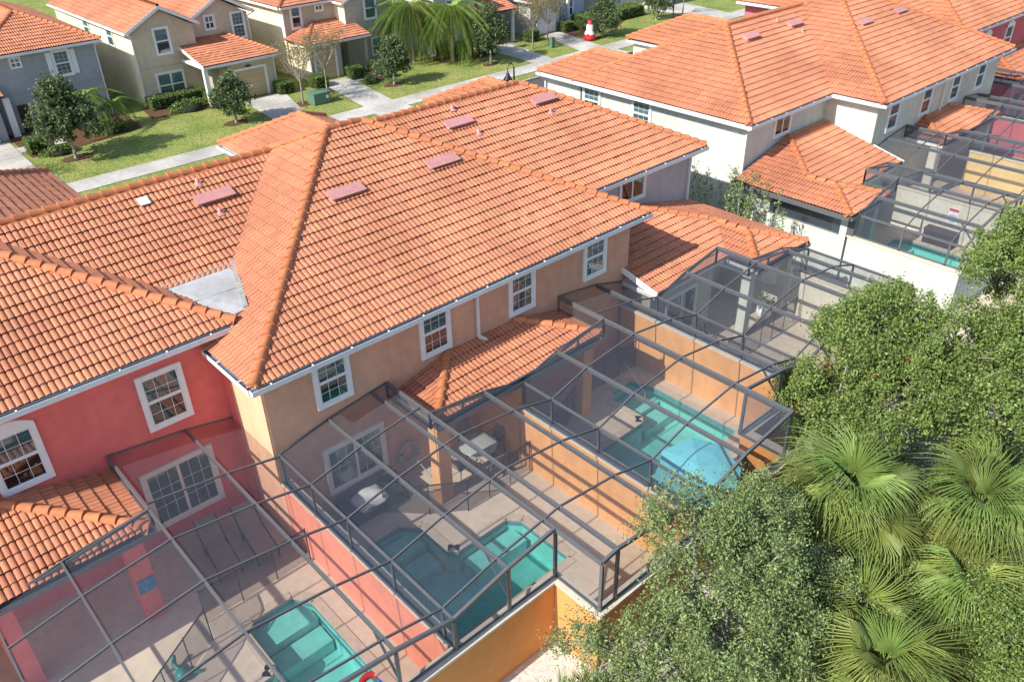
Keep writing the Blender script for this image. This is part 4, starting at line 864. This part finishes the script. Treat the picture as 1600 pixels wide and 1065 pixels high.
def fan_palm(label, base, hz, n, s, lean=(0, 0), dry=4):
    base = Vector(base); top = base+Vector((lean[0], lean[1], hz)); t = thing('fan_palm', label, 'palm', base, 'fan palms behind the rear walls')
    b = MB(); b.tube([base-Vector((0, 0, .05)), base.lerp(top, .5)+Vector((.03, .02, 0)), top], [.17, .14, .15], 9)
    for k in range(26):
        f = random.uniform(.35, 1); a = random.uniform(0, 6.28); p = base.lerp(top, f); d = Vector((math.cos(a), math.sin(a), .9)); b.beam(p+d*.08, p+d*.3, .07, .025)
    b.build('trunk', PBARK, t); b = MB()
    for k in range(n+dry):
        az = k*2.39996+random.uniform(-.25, .25); f = k/max(1, n-1); el = math.radians(80-105*f**.95+random.uniform(-14, 14)) if k < n else math.radians(random.uniform(-55, -35))
        q = s*random.uniform(.85, 1.12); ped = s*random.uniform(.35, .8)*((.45+.75*f) if k < n else .7)
        D = Vector((math.cos(az)*math.cos(el), math.sin(az)*math.cos(el), math.sin(el))); tip = el-math.radians(random.uniform(5, 40))
        X = Vector((math.cos(az)*math.cos(tip), math.sin(az)*math.cos(tip), math.sin(tip))); Y = Vector((-math.sin(az), math.cos(az), 0)); Y = (Y+X.cross(Y)*random.uniform(-.4, .4)).normalized(); Z = X.cross(Y)
        p = top+D*(ped+.22*q)
        M = Matrix(((X.x*q, Y.x*q, Z.x*q, p.x), (X.y*q, Y.y*q, Z.y*q, p.y), (X.z*q, Y.z*q, Z.z*q, p.z), (0, 0, 0, 1)))
        add('frond' if k < n else 'dry_frond', FAN[k % 3] if k < n else FAN_DRY, t, M); b.tube([top, top+D*ped*.5, p], [.024, .019, .015], 4, False)
    b.build('leaf_stalk', LPALM, t, 'stuff')
fan_palm('large fan palm with the widest crown, below the glossy green trees', (15.6, 5.6, 0), 3.3, 24, 1.25)
fan_palm('fan palm at the right edge below the taller glossy tree', (17.4, 3.3, 0), 3.1, 22, 1.2)
fan_palm('fan palm leaning over the near end of the deep orange wall', (14.3, 7.0, 0), 2.0, 15, 1.05)
fan_palm('smaller fan palm in the middle of the palms, low among the others', (13.3, 3.9, 0), 2.3, 17, 1.05)
fan_palm('fan palm at the bottom edge beside the fine leaved corner tree', (12.2, 2.9, 0), 2.5, 17, 1.15)
fan_palm('fan palm with splayed open leaves above the fine leaved corner tree', (15.7, 2.7, 0), 2.2, 16, 1.15)
def tuft(label, c, n, L, m=LOLIVE):
    t = thing('grass_tuft', label, 'ornamental grass', (*c, 0)); b = MB()
    for k in range(n):
        a = random.uniform(0, 6.28); r = random.uniform(0, .25); o = Vector((c[0]+r*math.cos(a), c[1]+r*math.sin(a), 0)); l = L*random.uniform(.7, 1.1); d = Vector((math.cos(a), math.sin(a), 0)); s = Vector((-d.y, d.x, 0))*.016
        P = [o, o+d*l*.25+Vector((0, 0, l*.6)), o+d*l*.7+Vector((0, 0, l*.85))]; b.raw([P[0]-s, P[0]+s, P[1]+s, P[1]-s, P[2]], [(0, 1, 2, 3), (3, 2, 4)])
    b.build('blade', m, t, 'stuff')
tuft('spiky pale green grass clump at the foot of the deep orange wall', (8.15, 7.6), 200, .95, LOLIVE); tuft('low grass clump on white stones at the bottom edge', (7.3, 7.9), 110, .7, LOLIVE); tuft('grass clump nearest the wall corner', (8.9, 7.5), 120, .8)

n_ = 60000; p = rng.uniform(size=(n_, 3))*[19, 7.4, 1]+[11, -.5, 0]; p[:, 2] = (.35+.5*np.abs(np.sin(p[:, 0]*1.3)*np.cos(p[:, 1]*1.1+p[:, 0]*.4)))*rng.uniform(.2, 1.1, n_)
u_ = link(bpy.data.objects.new('undergrowth', leaves_mesh('undergrowth', p, .11, LOAK, asp=.4))); u_['kind'] = 'stuff'; u_['label'] = 'low green undergrowth covering the ground between the palms and trees'; u_['category'] = 'undergrowth'
# front gardens across the street
def magnolia(label, base, h, r, n=7500):
    x, y = base; tree('magnolia_tree', label, 'tree', (x, y, 0), [ell((x, y, h*.34+.3), (r, r, h*.26)), ell((x+.1, y, h*.55), (r*.85, r*.85, h*.24)), ell((x, y+.1, h*.78), (r*.5, r*.5, h*.2))], n, .2, LMAG, .09, 90, .15, group='broadleaf trees on the lawns', limbs=False, asp=.5, sub=34)
magnolia('round dark magnolia in front of the slate grey house', (13.0, 53.4), 4.9, 2.0, 15000); magnolia('small dark magnolia in front of the beige garage door', (23.1, 52.7), 3.3, 1.25)
magnolia('dark magnolia between the tan porch and the first drooping palm', (35.8, 52.5), 3.6, 1.2); magnolia('pointed dark magnolia beside the lilac house driveway', (44.8, 51.8), 4.8, 1.45)
magnolia('round leafy tree beside the red and white lawn figure', (57.9, 51.6), 3.4, 1.35); magnolia('farthest round tree by the cream house driveway', (66.6, 52.6), 3.2, 1.3, 3500)
def myrtle(label, base, h, n=3600):
    x, y = base; t = thing('crape_myrtle', label, 'tree', (x, y, 0), 'bare crape myrtles by the driveways'); b = MB(); b.tube([(x, y, -.05), (x+.03, y, h*.36)], [.075, .06], 7); b.build('trunk', PBARK, t)
    b = MB(); tips = []
    for k in range(16):
        a = k*2.4; e = random.uniform(.25, .75); d = Vector((math.cos(a)*math.cos(e+.5), math.sin(a)*math.cos(e+.5), math.sin(e+.6))); L = h*random.uniform(.45, .68); o = Vector((x+.03, y, h*.36)); mid = o+d*L*.5+Vector(rng.normal(0, .08, 3)); tip = o+d*L+Vector((0, 0, .2)); b.tube([o, mid, tip], [.035, .022, .008], 4, False)
        for j in range(5): q = mid.lerp(tip, random.uniform(0, .9)); w = q+Vector(rng.normal(0, .25, 3))+Vector((0, 0, .15)); b.tube([q, w], [.012, .004], 3, False); tips.append(w)
        tips.append(tip)
    b.build('branch', BARK, t, 'stuff'); T_ = np.array(tips); p = T_[rng.integers(0, len(T_), n)]+rng.normal(size=(n, 3))*.16; add('foliage', leaves_mesh('foliage', p, .1, LFALL), t, None, 'stuff')
myrtle('bare crape myrtle beside the beige house driveway', (28.45, 53.2), 4.2); myrtle('bare crape myrtle in front of the tan garage', (31.4, 54.8), 4.3); myrtle('bare crape myrtle left of the pale blue house', (50.6, 53.0), 4.0); myrtle('bare crape myrtle beside the green utility boxes', (53.1, 53.7), 4.0); myrtle('bare crape myrtle at the left edge beside the slate grey driveway', (6.4, 52.4), 4.2); myrtle('small bare crape myrtle far down the lawns', (70.3, 52.3), 3.2, 700)
def pinnate_mesh():
    b = MB(); n = 70; L = 1.0; P = []
    for i in range(13): f = i/12; P.append(Vector((L*(.85*f-.28*f**3), 0, .42*f-1.55*f**2.1)))
    b.tube(P, [.014*(1-.8*i/12) for i in range(13)], 4, False)
    for k in range(n):
        f = .1+.9*k/n; i = min(11, int(f*12)); o = P[i].lerp(P[i+1], f*12-i)
        for s in (-1, 1):
            l = .36*(1-.5*abs(f-.5))*random.uniform(.5, 1.25); m_ = o+Vector((.05, s*l*.36, -.06*l)); e = o+Vector((.08+random.uniform(-.03, .03), s*l*random.uniform(.3, .5), -l*random.uniform(.8, 1.05))); w = Vector((.0065, 0, 0)); b.raw([o-w, o+w, m_+w, m_-w, e], [(0, 1, 2, 3), (3, 2, 4)])
    return b.mesh('frond', LQUEEN)
PIN = [pinnate_mesh(), pinnate_mesh()]
def queen_palm(label, base, h, n, s):
    x, y = base; top = Vector((x+.05, y, h)); t = thing('queen_palm', label, 'palm', (x, y, 0), 'drooping palms on the lawns'); b = MB(); b.tube([(x, y, -.05), (x, y, h*.5), top], [.15, .12, .09], 9); b.build('trunk', PBARK, t)
    for k in range(n):
        az = k*2.39996; el = math.radians(52-70*k/n+random.uniform(-8, 8)); q = s*random.uniform(.9, 1.1); X = Vector((math.cos(az)*math.cos(el), math.sin(az)*math.cos(el), math.sin(el))); Y = Vector((-math.sin(az), math.cos(az), 0)); Z = X.cross(Y)
        add('frond', PIN[k % 2], t, Matrix(((X.x*q, Y.x*q, Z.x*q, top.x), (X.y*q, Y.y*q, Z.y*q, top.y), (X.z*q, Y.z*q, Z.z*q, top.z), (0, 0, 0, 1))))
queen_palm('tall drooping palm beside the tan house', (41.0, 57.0), 4.0, 40, 2.9); queen_palm('drooping palm standing before the lilac house window', (43.2, 54.6), 3.8, 40, 2.8)
queen_palm('young bright green palm between the slate grey and beige houses', (15.4, 57.2), 2.3, 13, 1.9); queen_palm('low palm with arching fronds at the corner of the slate grey house', (17.2, 57.6), 1.5, 10, 1.5)
for a in (('square clipped hedge beside the slate grey driveway', 11.2, 12.6, 55.7, 56.8, .85), ('long clipped hedge under the beige ground floor window', 20.2, 24.2, 59.2, 60.3, .75), ('block hedge at the beige porch column', 23.5, 25.0, 57.0, 58.2, .9),
          ('small clipped hedge at the right of the beige garage', 28.4, 29.6, 56.2, 57.3, .75), ('clipped hedge left of the tan garage', 31.0, 32.1, 55.6, 56.7, .8), ('clipped hedge between tan garage and tan door', 34.3, 35.4, 55.7, 56.7, .8), ('clipped hedge under the tan window', 36.6, 38.2, 55.5, 57.0, .85),
          ('long hedge under the lilac house window', 43.2, 47.3, 55.4, 56.7, .9), ('clipped hedge at the left corner of the pale blue garage', 51.9, 53.0, 54.6, 55.5, .9), ('clipped hedge beside the pale blue front door', 56.6, 57.7, 55.0, 56.0, .85), ('tall clipped hedge behind the red and white lawn figure', 58.4, 60.2, 54.2, 56.0, 1.2), ('long leafy hedge along the far lawn', 62.0, 67.5, 54.8, 56.8, .95)): hedge(*a)
for a in (('sprawling green shrub at the slate grey path', (12.6, 55.0, 0), (1.1, .6, .55), 900), ('dark shrub behind the round magnolia', (16.6, 57.0, 0), (1.5, 1.0, .7), 1400), ('dark green shrubs below the long beige hedge', (22.2, 57.9, 0), (1.6, .7, .7), 1600), ('bright green shrub at the foot of the beige magnolia', (24.0, 54.8, 0), (.8, .7, .6), 700), ('low dark shrub beside the tan footpath', (35.0, 54.3, 0), (.7, .6, .6), 600), ('small round shrub by the tan hedge', (37.0, 54.6, 0), (.6, .5, .6), 500), ('dark shrubs at the foot of the lilac house palm', (46.8, 54.6, 0), (1.3, .8, .9), 1100), ('round shrub in front of the tall far hedge', (59.0, 53.4, 0), (.7, .7, .9), 600)): bush(*a)
# leafy shoots between the two rows
t = thing('climbing_shrub', 'leggy shrub with upright leafy shoots between the two house rows', 'shrub', (28.8, 17.8, 0)); b = MB(); pts = []
for k in range(26):
    o = Vector((29.2+rng.normal(0, .5), 18.2+rng.normal(0, 1.0), 0)); tip = o+Vector((rng.normal(.1, .3), rng.normal(0, .4), random.uniform(2.6, 4.3))); b.tube([o, o.lerp(tip, .5)+Vector(rng.normal(0, .08, 3)), tip], [.03, .02, .008], 4, False)
    for j in range(110): f = random.uniform(.3, 1)**.7; pts.append(np.array(o.lerp(tip, f))+rng.normal(0, .09, 3))
b.build('stem', BARK, t, 'stuff'); add('foliage', leaves_mesh('foliage', np.array(pts), .13, LOLIVE), t, None, 'stuff')

# ------------------------------------------------------------------ yard furniture and small things
RESIN = mat('dark_wicker', (.045, .04, .04), .7, .2, 20); CLOTH = mat('white_cushion_cloth', (.68, .68, .68), .9, .08, 8, .3, 30); STEEL = mat('pale_steel', (.55, .56, .58), .35, .05, metal=.6); TAUPEF = mat('taupe_sling_fabric', (.26, .23, .20), .9, .1)
MESHF = bpy.data.materials.new('fence_mesh'); MESHF.use_nodes = True; nd = MESHF.node_tree.nodes; nd.clear(); q1 = nd.new('ShaderNodeOutputMaterial'); q2 = nd.new('ShaderNodeBsdfTransparent'); q3 = nd.new('ShaderNodeBsdfDiffuse'); q3.inputs[0].default_value = (.04, .04, .04, 1); q4 = nd.new('ShaderNodeMixShader'); q4.inputs[0].default_value = .45
for a, b_ in ((q2.outputs[0], q4.inputs[1]), (q3.outputs[0], q4.inputs[2]), (q4.outputs[0], q1.inputs[0])): MESHF.node_tree.links.new(a, b_)
def child_fence(label, pts, h=1.15):
    t = thing('pool_fence', label, 'fence', (*pts[0], 0), 'black mesh pool safety fences')
    for (a, b_) in zip(pts, pts[1:]):
        L = math.hypot(b_[0]-a[0], b_[1]-a[1]); k = max(1, round(L/.95))
        for j in range(k):
            p, q = [(a[0]+(b_[0]-a[0])*f, a[1]+(b_[1]-a[1])*f) for f in (j/k, (j+1)/k)]; m_ = MB(); m_.face([(*p, .03), (*q, .03), (*q, h-.04), (*p, h-.04)]); m_.build('mesh_panel', MESHF, t)
            MB().beam((*p, h-.04), (*q, h-.04), .02, .04).build('top_band', RESIN, t); MB().tube([(*p, 0), (*p, h)], .016, 6).build('fence_pole', RESIN, t)
        MB().tube([(*b_, 0), (*b_, h)], .016, 6).build('fence_pole', RESIN, t)
child_fence('black mesh safety fence zigzagging round the pink house pool', [(1.2, 13.6), (3.37, 15.0), (3.5, 15.6), (6.5, 15.65)])
child_fence('black mesh safety fence crossing the deck beside the orange pillar', [(9.0, 15.7), (9.9, 14.75), (10.8, 14.1), (13.3, 14.15)]); child_fence('black mesh safety fence in front of the blue grey house porch', [(22.2, 13.3), (24.2, 13.2), (26.7, 13.3)])
child_fence('black mesh safety fence at the right apricot porch', [(14.1, 14.3), (17.4, 15.6), (19.9, 15.6)])
def lounger(label, c, ang):
    t = thing('sun_lounger', label, 'sun lounger', (*c, 0), 'sling sun loungers by the pink wall'); d = Vector((math.cos(ang), math.sin(ang), 0)); s = Vector((-d.y, d.x, 0)); o = Vector((*c, 0)); Z = Vector((0, 0, 1))
    MB().obox(o, d, s, Z, -.95, .35, -.27, .27, .33, .35).build('seat', TAUPEF, t); b2 = Vector((d.x*.88, d.y*.88, .47)); MB().obox(o+d*.35+Z*.34, b2, s, b2.cross(s), 0, .75, -.27, .27, -.01, .01).build('backrest', TAUPEF, t)
    f = MB()
    for k in (-.3, .3): f.beam(o+d*-.97+s*k+Z*.34, o+d*.36+s*k+Z*.34, .03, .04); f.beam(o+d*.36+s*k+Z*.34, o+d*.36+s*k+Z*.34+b2*.78, .03, .04)
    f.build('frame', RESIN, t)
    for a in (-.85, .3):
        for k in (-.3, .3): MB().beam(o+d*a+s*k, o+d*a+s*k+Z*.33, .035, .035).build('leg', RESIN, t)
lounger('sling lounger nearer the sliding door of the pink house', (4.75, 17.4), 1.45); lounger('sling lounger nearer the salmon wall', (5.75, 17.2), 1.45)
def chair(label, c, ang, group='metal patio chairs round the table'):
    t = thing('patio_chair', label, 'chair', (*c, 0), group); d = Vector((math.cos(ang), math.sin(ang), 0)); s = Vector((-d.y, d.x, 0)); o = Vector((*c, 0)); Z = Vector((0, 0, 1))
    MB().obox(o, d, s, Z, -.22, .22, -.22, .22, .42, .45).build('seat', TAUPEF, t); MB().obox(o-d*.22+Z*.45, s, (Z*.97-d*.2).normalized(), d, -.22, .22, .05, .5, -.012, .012).build('backrest', TAUPEF, t)
    for a in (-.22, .22):
        for k in (-.24, .24): MB().tube([o+d*a*1.1+s*k, o+d*a+s*k+Z*.43], .014, 6).build('leg', RESIN, t)
    for k in (-.25, .25): MB().tube([o-d*.25+s*k+Z*.42, o-d*.2+s*k+Z*.64, o+d*.22+s*k+Z*.62, o+d*.22+s*k+Z*.42], .013, 6).build('armrest', RESIN, t)
t = thing('patio_table', 'round glass patio table under the apricot porch', 'table', (12.4, 15.5, 0)); MB().lathe((12.4, 15.5, .72), [(0, .02), (.58, .02), (.6, .01), (.58, 0), (0, 0)], 24).build('tabletop', mat('frosted_glass_top', (.42, .46, .44), .15, .05), t)
for k in range(4): a = k*1.571+.6; MB().tube([(12.4+.45*math.cos(a), 15.5+.45*math.sin(a), 0), (12.4+.2*math.cos(a), 15.5+.2*math.sin(a), .4), (12.4+.4*math.cos(a), 15.5+.4*math.sin(a), .72)], .016, 6).build('leg', RESIN, t)
chair('patio chair between the glass table and the orange pillar', (11.6, 15.4), .1); chair('patio chair on the pool side of the glass table', (12.3, 14.75), 1.5); chair('patio chair at the house side of the glass table', (12.6, 16.2), -1.7); chair('patio chair beside the porch partition', (13.1, 15.6), 3.1)
t = thing('hose_reel', 'coiled pale hose hung on the apricot wall', 'hose', (10.55, 16.4, .8)); b = MB()
for r in (.25, .29, .33, .37): b.tube([(10.55+r*math.cos(a), 16.5-.02*(r*10 % 2), .85+r*1.15*math.sin(a)) for a in np.linspace(0, 2*math.pi, 25)], .022, 6, False)
b.build('coil', mat('pale_hose', (.42, .42, .38), .6), t); b = MB(); b.tube([(10.75, 16.42, .5), (10.9, 16.0, .05), (10.7, 15.2, .03), (10.9, 14.9, .03)], .02, 6); b.build('hose_end', mat('pale_hose', (.42, .42, .38)), t)
t = thing('wicker_sofa', 'dark wicker sofa under the white cushions by the apricot wall', 'sofa', (8.9, 16.2, 0)); MB().box(7.9, 9.9, 15.75, 16.45, .02, .38).build('base', RESIN, t); MB().box(7.9, 9.9, 16.3, 16.48, .38, .75).build('backrest', RESIN, t); MB().box(7.85, 8.0, 15.75, 16.3, .38, .58).build('armrest', RESIN, t); MB().box(9.8, 9.95, 15.75, 16.3, .38, .58).build('armrest', RESIN, t)
b = MB(); N = 12; V = []
for i in range(N+1):
    for j in range(N+1):
        u, v = i/N*2-1, j/N*2-1; e = max(0, 1-u**4)*max(0, 1-v**4); V.append((8.75+u*.5*(1-.08*v*v), 16.05+v*.42*(1-.08*u*u), .52+.17*e**.5+.03*math.sin(u*5+v*3)))
b.raw(V, [(i*(N+1)+j, (i+1)*(N+1)+j, (i+1)*(N+1)+j+1, i*(N+1)+j+1) for i in range(N) for j in range(N)], True); b.raw([(x, y, 1.02-z) for x, y, z in V], [(i*(N+1)+j, i*(N+1)+j+1, (i+1)*(N+1)+j+1, (i+1)*(N+1)+j) for i in range(N) for j in range(N)], True)
tag(b.build('cushion', CLOTH), 'large rumpled white cushion lying on the dark wicker sofa', 'cushion')
# tilted parasol by the right pool
t = thing('parasol', 'turquoise parasol tilted open beside the right hand pool', 'parasol', (15.6, 9.2, 0)); AQ = mat('turquoise_canvas', (.17, .58, .66), .85, .06, 6, .1, 60, .2); ax = Vector((-.28, -.12, .95)).normalized(); u = ax.cross(Vector((0, 1, 0))).normalized(); w = ax.cross(u); ap = Vector((14.95, 9.35, 2.2))
for k in range(8):
    a0, a1 = k*math.pi/4, (k+1)*math.pi/4; R_ = 1.2; e0, e1 = [ap+(u*math.cos(a)+w*math.sin(a))*R_-ax*.42 for a in (a0, a1)]; em = (e0+e1)/2+ax*.02-(((e0+e1)/2-ap).normalized())*.06; m0, m1 = [ap.lerp(e, .55)+ax*.05 for e in (e0, e1)]
    b = MB(); b.face([ap, m0, m1], False); b.face([m0, e0, em], False); b.face([m0, em, m1], False); b.face([m1, em, e1], False); b.build('canopy_panel', AQ, t)
    MB().tube([ap-ax*.03, m0-ax*.03, e0-ax*.02], .012, 5).build('rib', STEEL, t)
MB().tube([ap-ax*.02, ap-ax*1.0, (15.3, 9.45, 1.0), (15.3, 9.45, .05)], .025, 8).build('pole', STEEL, t); MB().lathe((15.3, 9.45, 0), [(.28, .0), (.28, .06), (.06, .1), (.0, .1)], 14).build('base', RESIN, t)
t = thing('grab_rail', 'steel grab rail at the steps of the right hand pool', 'handrail', (18.9, 15.2, 0)); MB().tube([(18.7, 15.3, 0), (18.7, 15.25, .8), (18.75, 15.0, .85), (18.8, 14.2, .1), (18.8, 14.15, -.2)], .022, 8).build('rail', STEEL, t)
t = thing('storage_box', 'dark deck box against the sign wall by the narrow pool', 'storage box', (37.2, 12.4, 0)); MB().box(37.12, 37.62, 11.75, 13.1, 0, .62).build('body', RESIN, t); MB().box(37.09, 37.64, 11.72, 13.13, .625, .72).build('lid', mat('brown_lid', (.075, .065, .06), .6), t)
t = thing('warning_sign', 'white pool sign with a red heading on the pale wall', 'sign', (37.6, 12.2, 1.2)); MB().box(37.63, 37.645, 12.0, 12.45, 1.0, 1.75).build('board', mat('sign_white', (.7, .72, .75), .5), t); MB().box(37.62, 37.629, 12.02, 12.43, 1.6, 1.72).build('red_heading', mat('sign_red', (.55, .05, .05), .5), t); MB().box(37.62, 37.629, 12.06, 12.39, 1.08, 1.45).build('printed_block', mat('sign_blue', (.35, .5, .62), .5), t)
t = thing('flower_pot', 'white round pot with a small plant on the blue grey porch', 'flower pot', (26.2, 14.4, 0)); MB().lathe((26.1, 14.3, .0), [(.0, 0), (.2, 0), (.3, .3), (.27, .52), (.22, .52), (.2, .4), (0, .4)], 16).build('pot', WHITE, t); add('foliage', leaves_mesh('foliage', np.array([26.1, 14.3, .65])+rng.normal(size=(160, 3))*.15, .14, LHEDGE), t, None, 'stuff')
t = thing('wall_plaque', 'blue square plaque with pale dots on the pink porch pillar', 'plaque', (2.68, 16.58, 1.2)); MB().box(2.47, 2.88, 16.575, 16.598, 1.0, 1.42).build('board', mat('blue_plaque', (.05, .22, .45), .5, .4, 9), t)
t = thing('pool_float', 'red and blue inflatable pool float at the bottom edge of the pool', 'pool float', (5.5, 11.3, 0)); b = MB(); b.tube([(5.55+.25*math.cos(a), 11.35+.25*math.sin(a), -.07) for a in np.linspace(0, math.pi, 10)], .09, 8); b.build('ring', mat('float_red', (.55, .03, .03), .3), t); b = MB(); b.tube([(5.55+.25*math.cos(a), 11.35+.25*math.sin(a), -.07) for a in np.linspace(math.pi, 2*math.pi, 10)], .091, 8); b.build('ring', mat('float_blue', (.02, .06, .5), .3), t)
t = thing('pool_toy', 'green inflatable toy dropped on the pink house deck', 'toy', (2.4, 14.5, 0)); b = MB(); GR = mat('toy_green', (.03, .32, .27), .35); b.lathe((2.4, 14.5, .0), [(0, 0), (.16, .03), (.2, .12), (.12, .22), (0, .25)], 12); b.tube([(2.4, 14.6, .1), (2.35, 14.85, .14), (2.42, 15.0, .3)], [.08, .06, .05], 8); b.tube([(2.5, 14.45, .1), (2.75, 14.35, .06)], .05, 7); b.tube([(2.3, 14.42, .1), (2.1, 14.25, .05)], .05, 7); b.build('body', GR, t)
t = thing('folded_stroller', 'black folded stroller standing by the cream porch wall', 'stroller', (22.7, 14.5, 0)); MB().tube([(22.5, 14.3, .1), (22.8, 14.6, .55), (22.6, 14.9, .9)], .02, 6).build('frame', RESIN, t); MB().tube([(22.9, 14.3, .1), (22.7, 14.6, .5), (23.0, 14.9, .85)], .02, 6).build('frame', RESIN, t); MB().obox((22.7, 14.55, .4), (1, 0, 0), (0, .8, .6), (0, -.6, .8), -.2, .2, -.25, .25, 0, .06).build('seat', RESIN, t)  # folded stroller with frame, seat and wheels
for x, y in ((22.5, 14.3), (22.9, 14.3)): b = MB(); b.tube([(x-.02, y+.1*math.cos(a), .1+.1*math.sin(a)) for a in np.linspace(0, 6.283, 13)], .02, 5, False); b.build('wheel', RESIN, t)
# street things
UG = mat('utility_green', (.10, .19, .14), .5, .08); IRON = mat('black_iron', (.018, .018, .02), .45, .1)
t = thing('utility_box', 'large green utility box on the lawn by the crape myrtles', 'utility box', (29.4, 52.6, 0)); MB().box(28.75, 30.05, 52.1, 53.1, 0, .7).build('body', UG, t); MB().box(28.7, 30.1, 52.05, 53.15, .703, .78).build('lid', UG, t); MB().box(29.7, 29.9, 52.08, 52.099, .35, .55).build('label_plate', WHITE, t)
t = thing('utility_box', 'slim green utility post beside the farther crape myrtle', 'utility box', (52.0, 52.0, 0)); MB().box(51.85, 52.2, 51.9, 52.2, 0, .75).build('body', UG, t); MB().box(51.83, 52.22, 51.88, 52.22, .752, .83).build('lid', UG, t)
def lamp(label, x, y, h):
    t = thing('street_lamp', label, 'street lamp', (x, y, 0), 'black street lamps'); MB().lathe((x, y, 0), [(.16, 0), (.16, .15), (.09, .35), (.055, .5), (.05, h-.6), (.04, h-.25)], 10).build('pole', IRON, t)
    MB().tube([(x, y, h-.3)]+[(x-.25+.25*math.cos(a), y, h-.25+.25*math.sin(a)) for a in np.linspace(0, math.pi, 9)]+[(x-.5, y, h-.4)], .025, 6).build('arm', IRON, t); MB().lathe((x-.5, y, h-.95), [(0, .0), (.27, .0), (.25, .15), (.12, .32), (.11, .42), (.05, .48), (.03, .6)], 14).build('lamp_head', IRON, t)
lamp('black hooked street lamp rising behind the blue grey house roof', 33.98, 37.2, 4.5); lamp('black street lamp pole on the kerb before the far driveways', 61.7, 46.9, 5.6)
t = thing('lawn_inflatable', 'red and white inflatable figure on the lawn', 'lawn decoration', (56.2, 51.6, 0)); RD = mat('inflatable_red', (.55, .03, .035), .5, .05); WH = mat('inflatable_white', (.75, .74, .74), .6, .05)
MB().lathe((56.2, 51.6, 0), [(0, 0), (.5, .02), (.55, .25), (.45, .5)], 14).build('lower_body', RD, t); MB().lathe((56.2, 51.6, .5), [(.45, 0), (.44, .12), (.3, .35), (.32, .5), (.3, .75), (.2, .85)], 14).build('upper_body', WH, t); MB().lathe((56.2, 51.6, 1.33), [(.26, 0), (.25, .12), (.16, .26), (.05, .34), (0, .36)], 12).build('cap', RD, t); MB().tube([(56.35, 51.5, .55), (56.75, 51.4, .5)], .1, 8).build('arm', RD, t); MB().tube([(56.05, 51.5, .55), (55.7, 51.4, .5)], .1, 8).build('arm', RD, t)
t = thing('timber_bench', 'orange timber bench by the slate grey front door', 'bench', (12.9, 58.4, 0)); WD = mat('orange_timber', (.45, .22, .07), .7, .2, 9)
for k in range(3): MB().box(12.4, 13.5, 58.2+k*.14, 58.32+k*.14, .42, .46).build('seat_slat', WD, t)
for x in (12.5, 13.35): MB().box(x, x+.08, 58.22, 58.55, 0, .418).build('leg', WD, t)
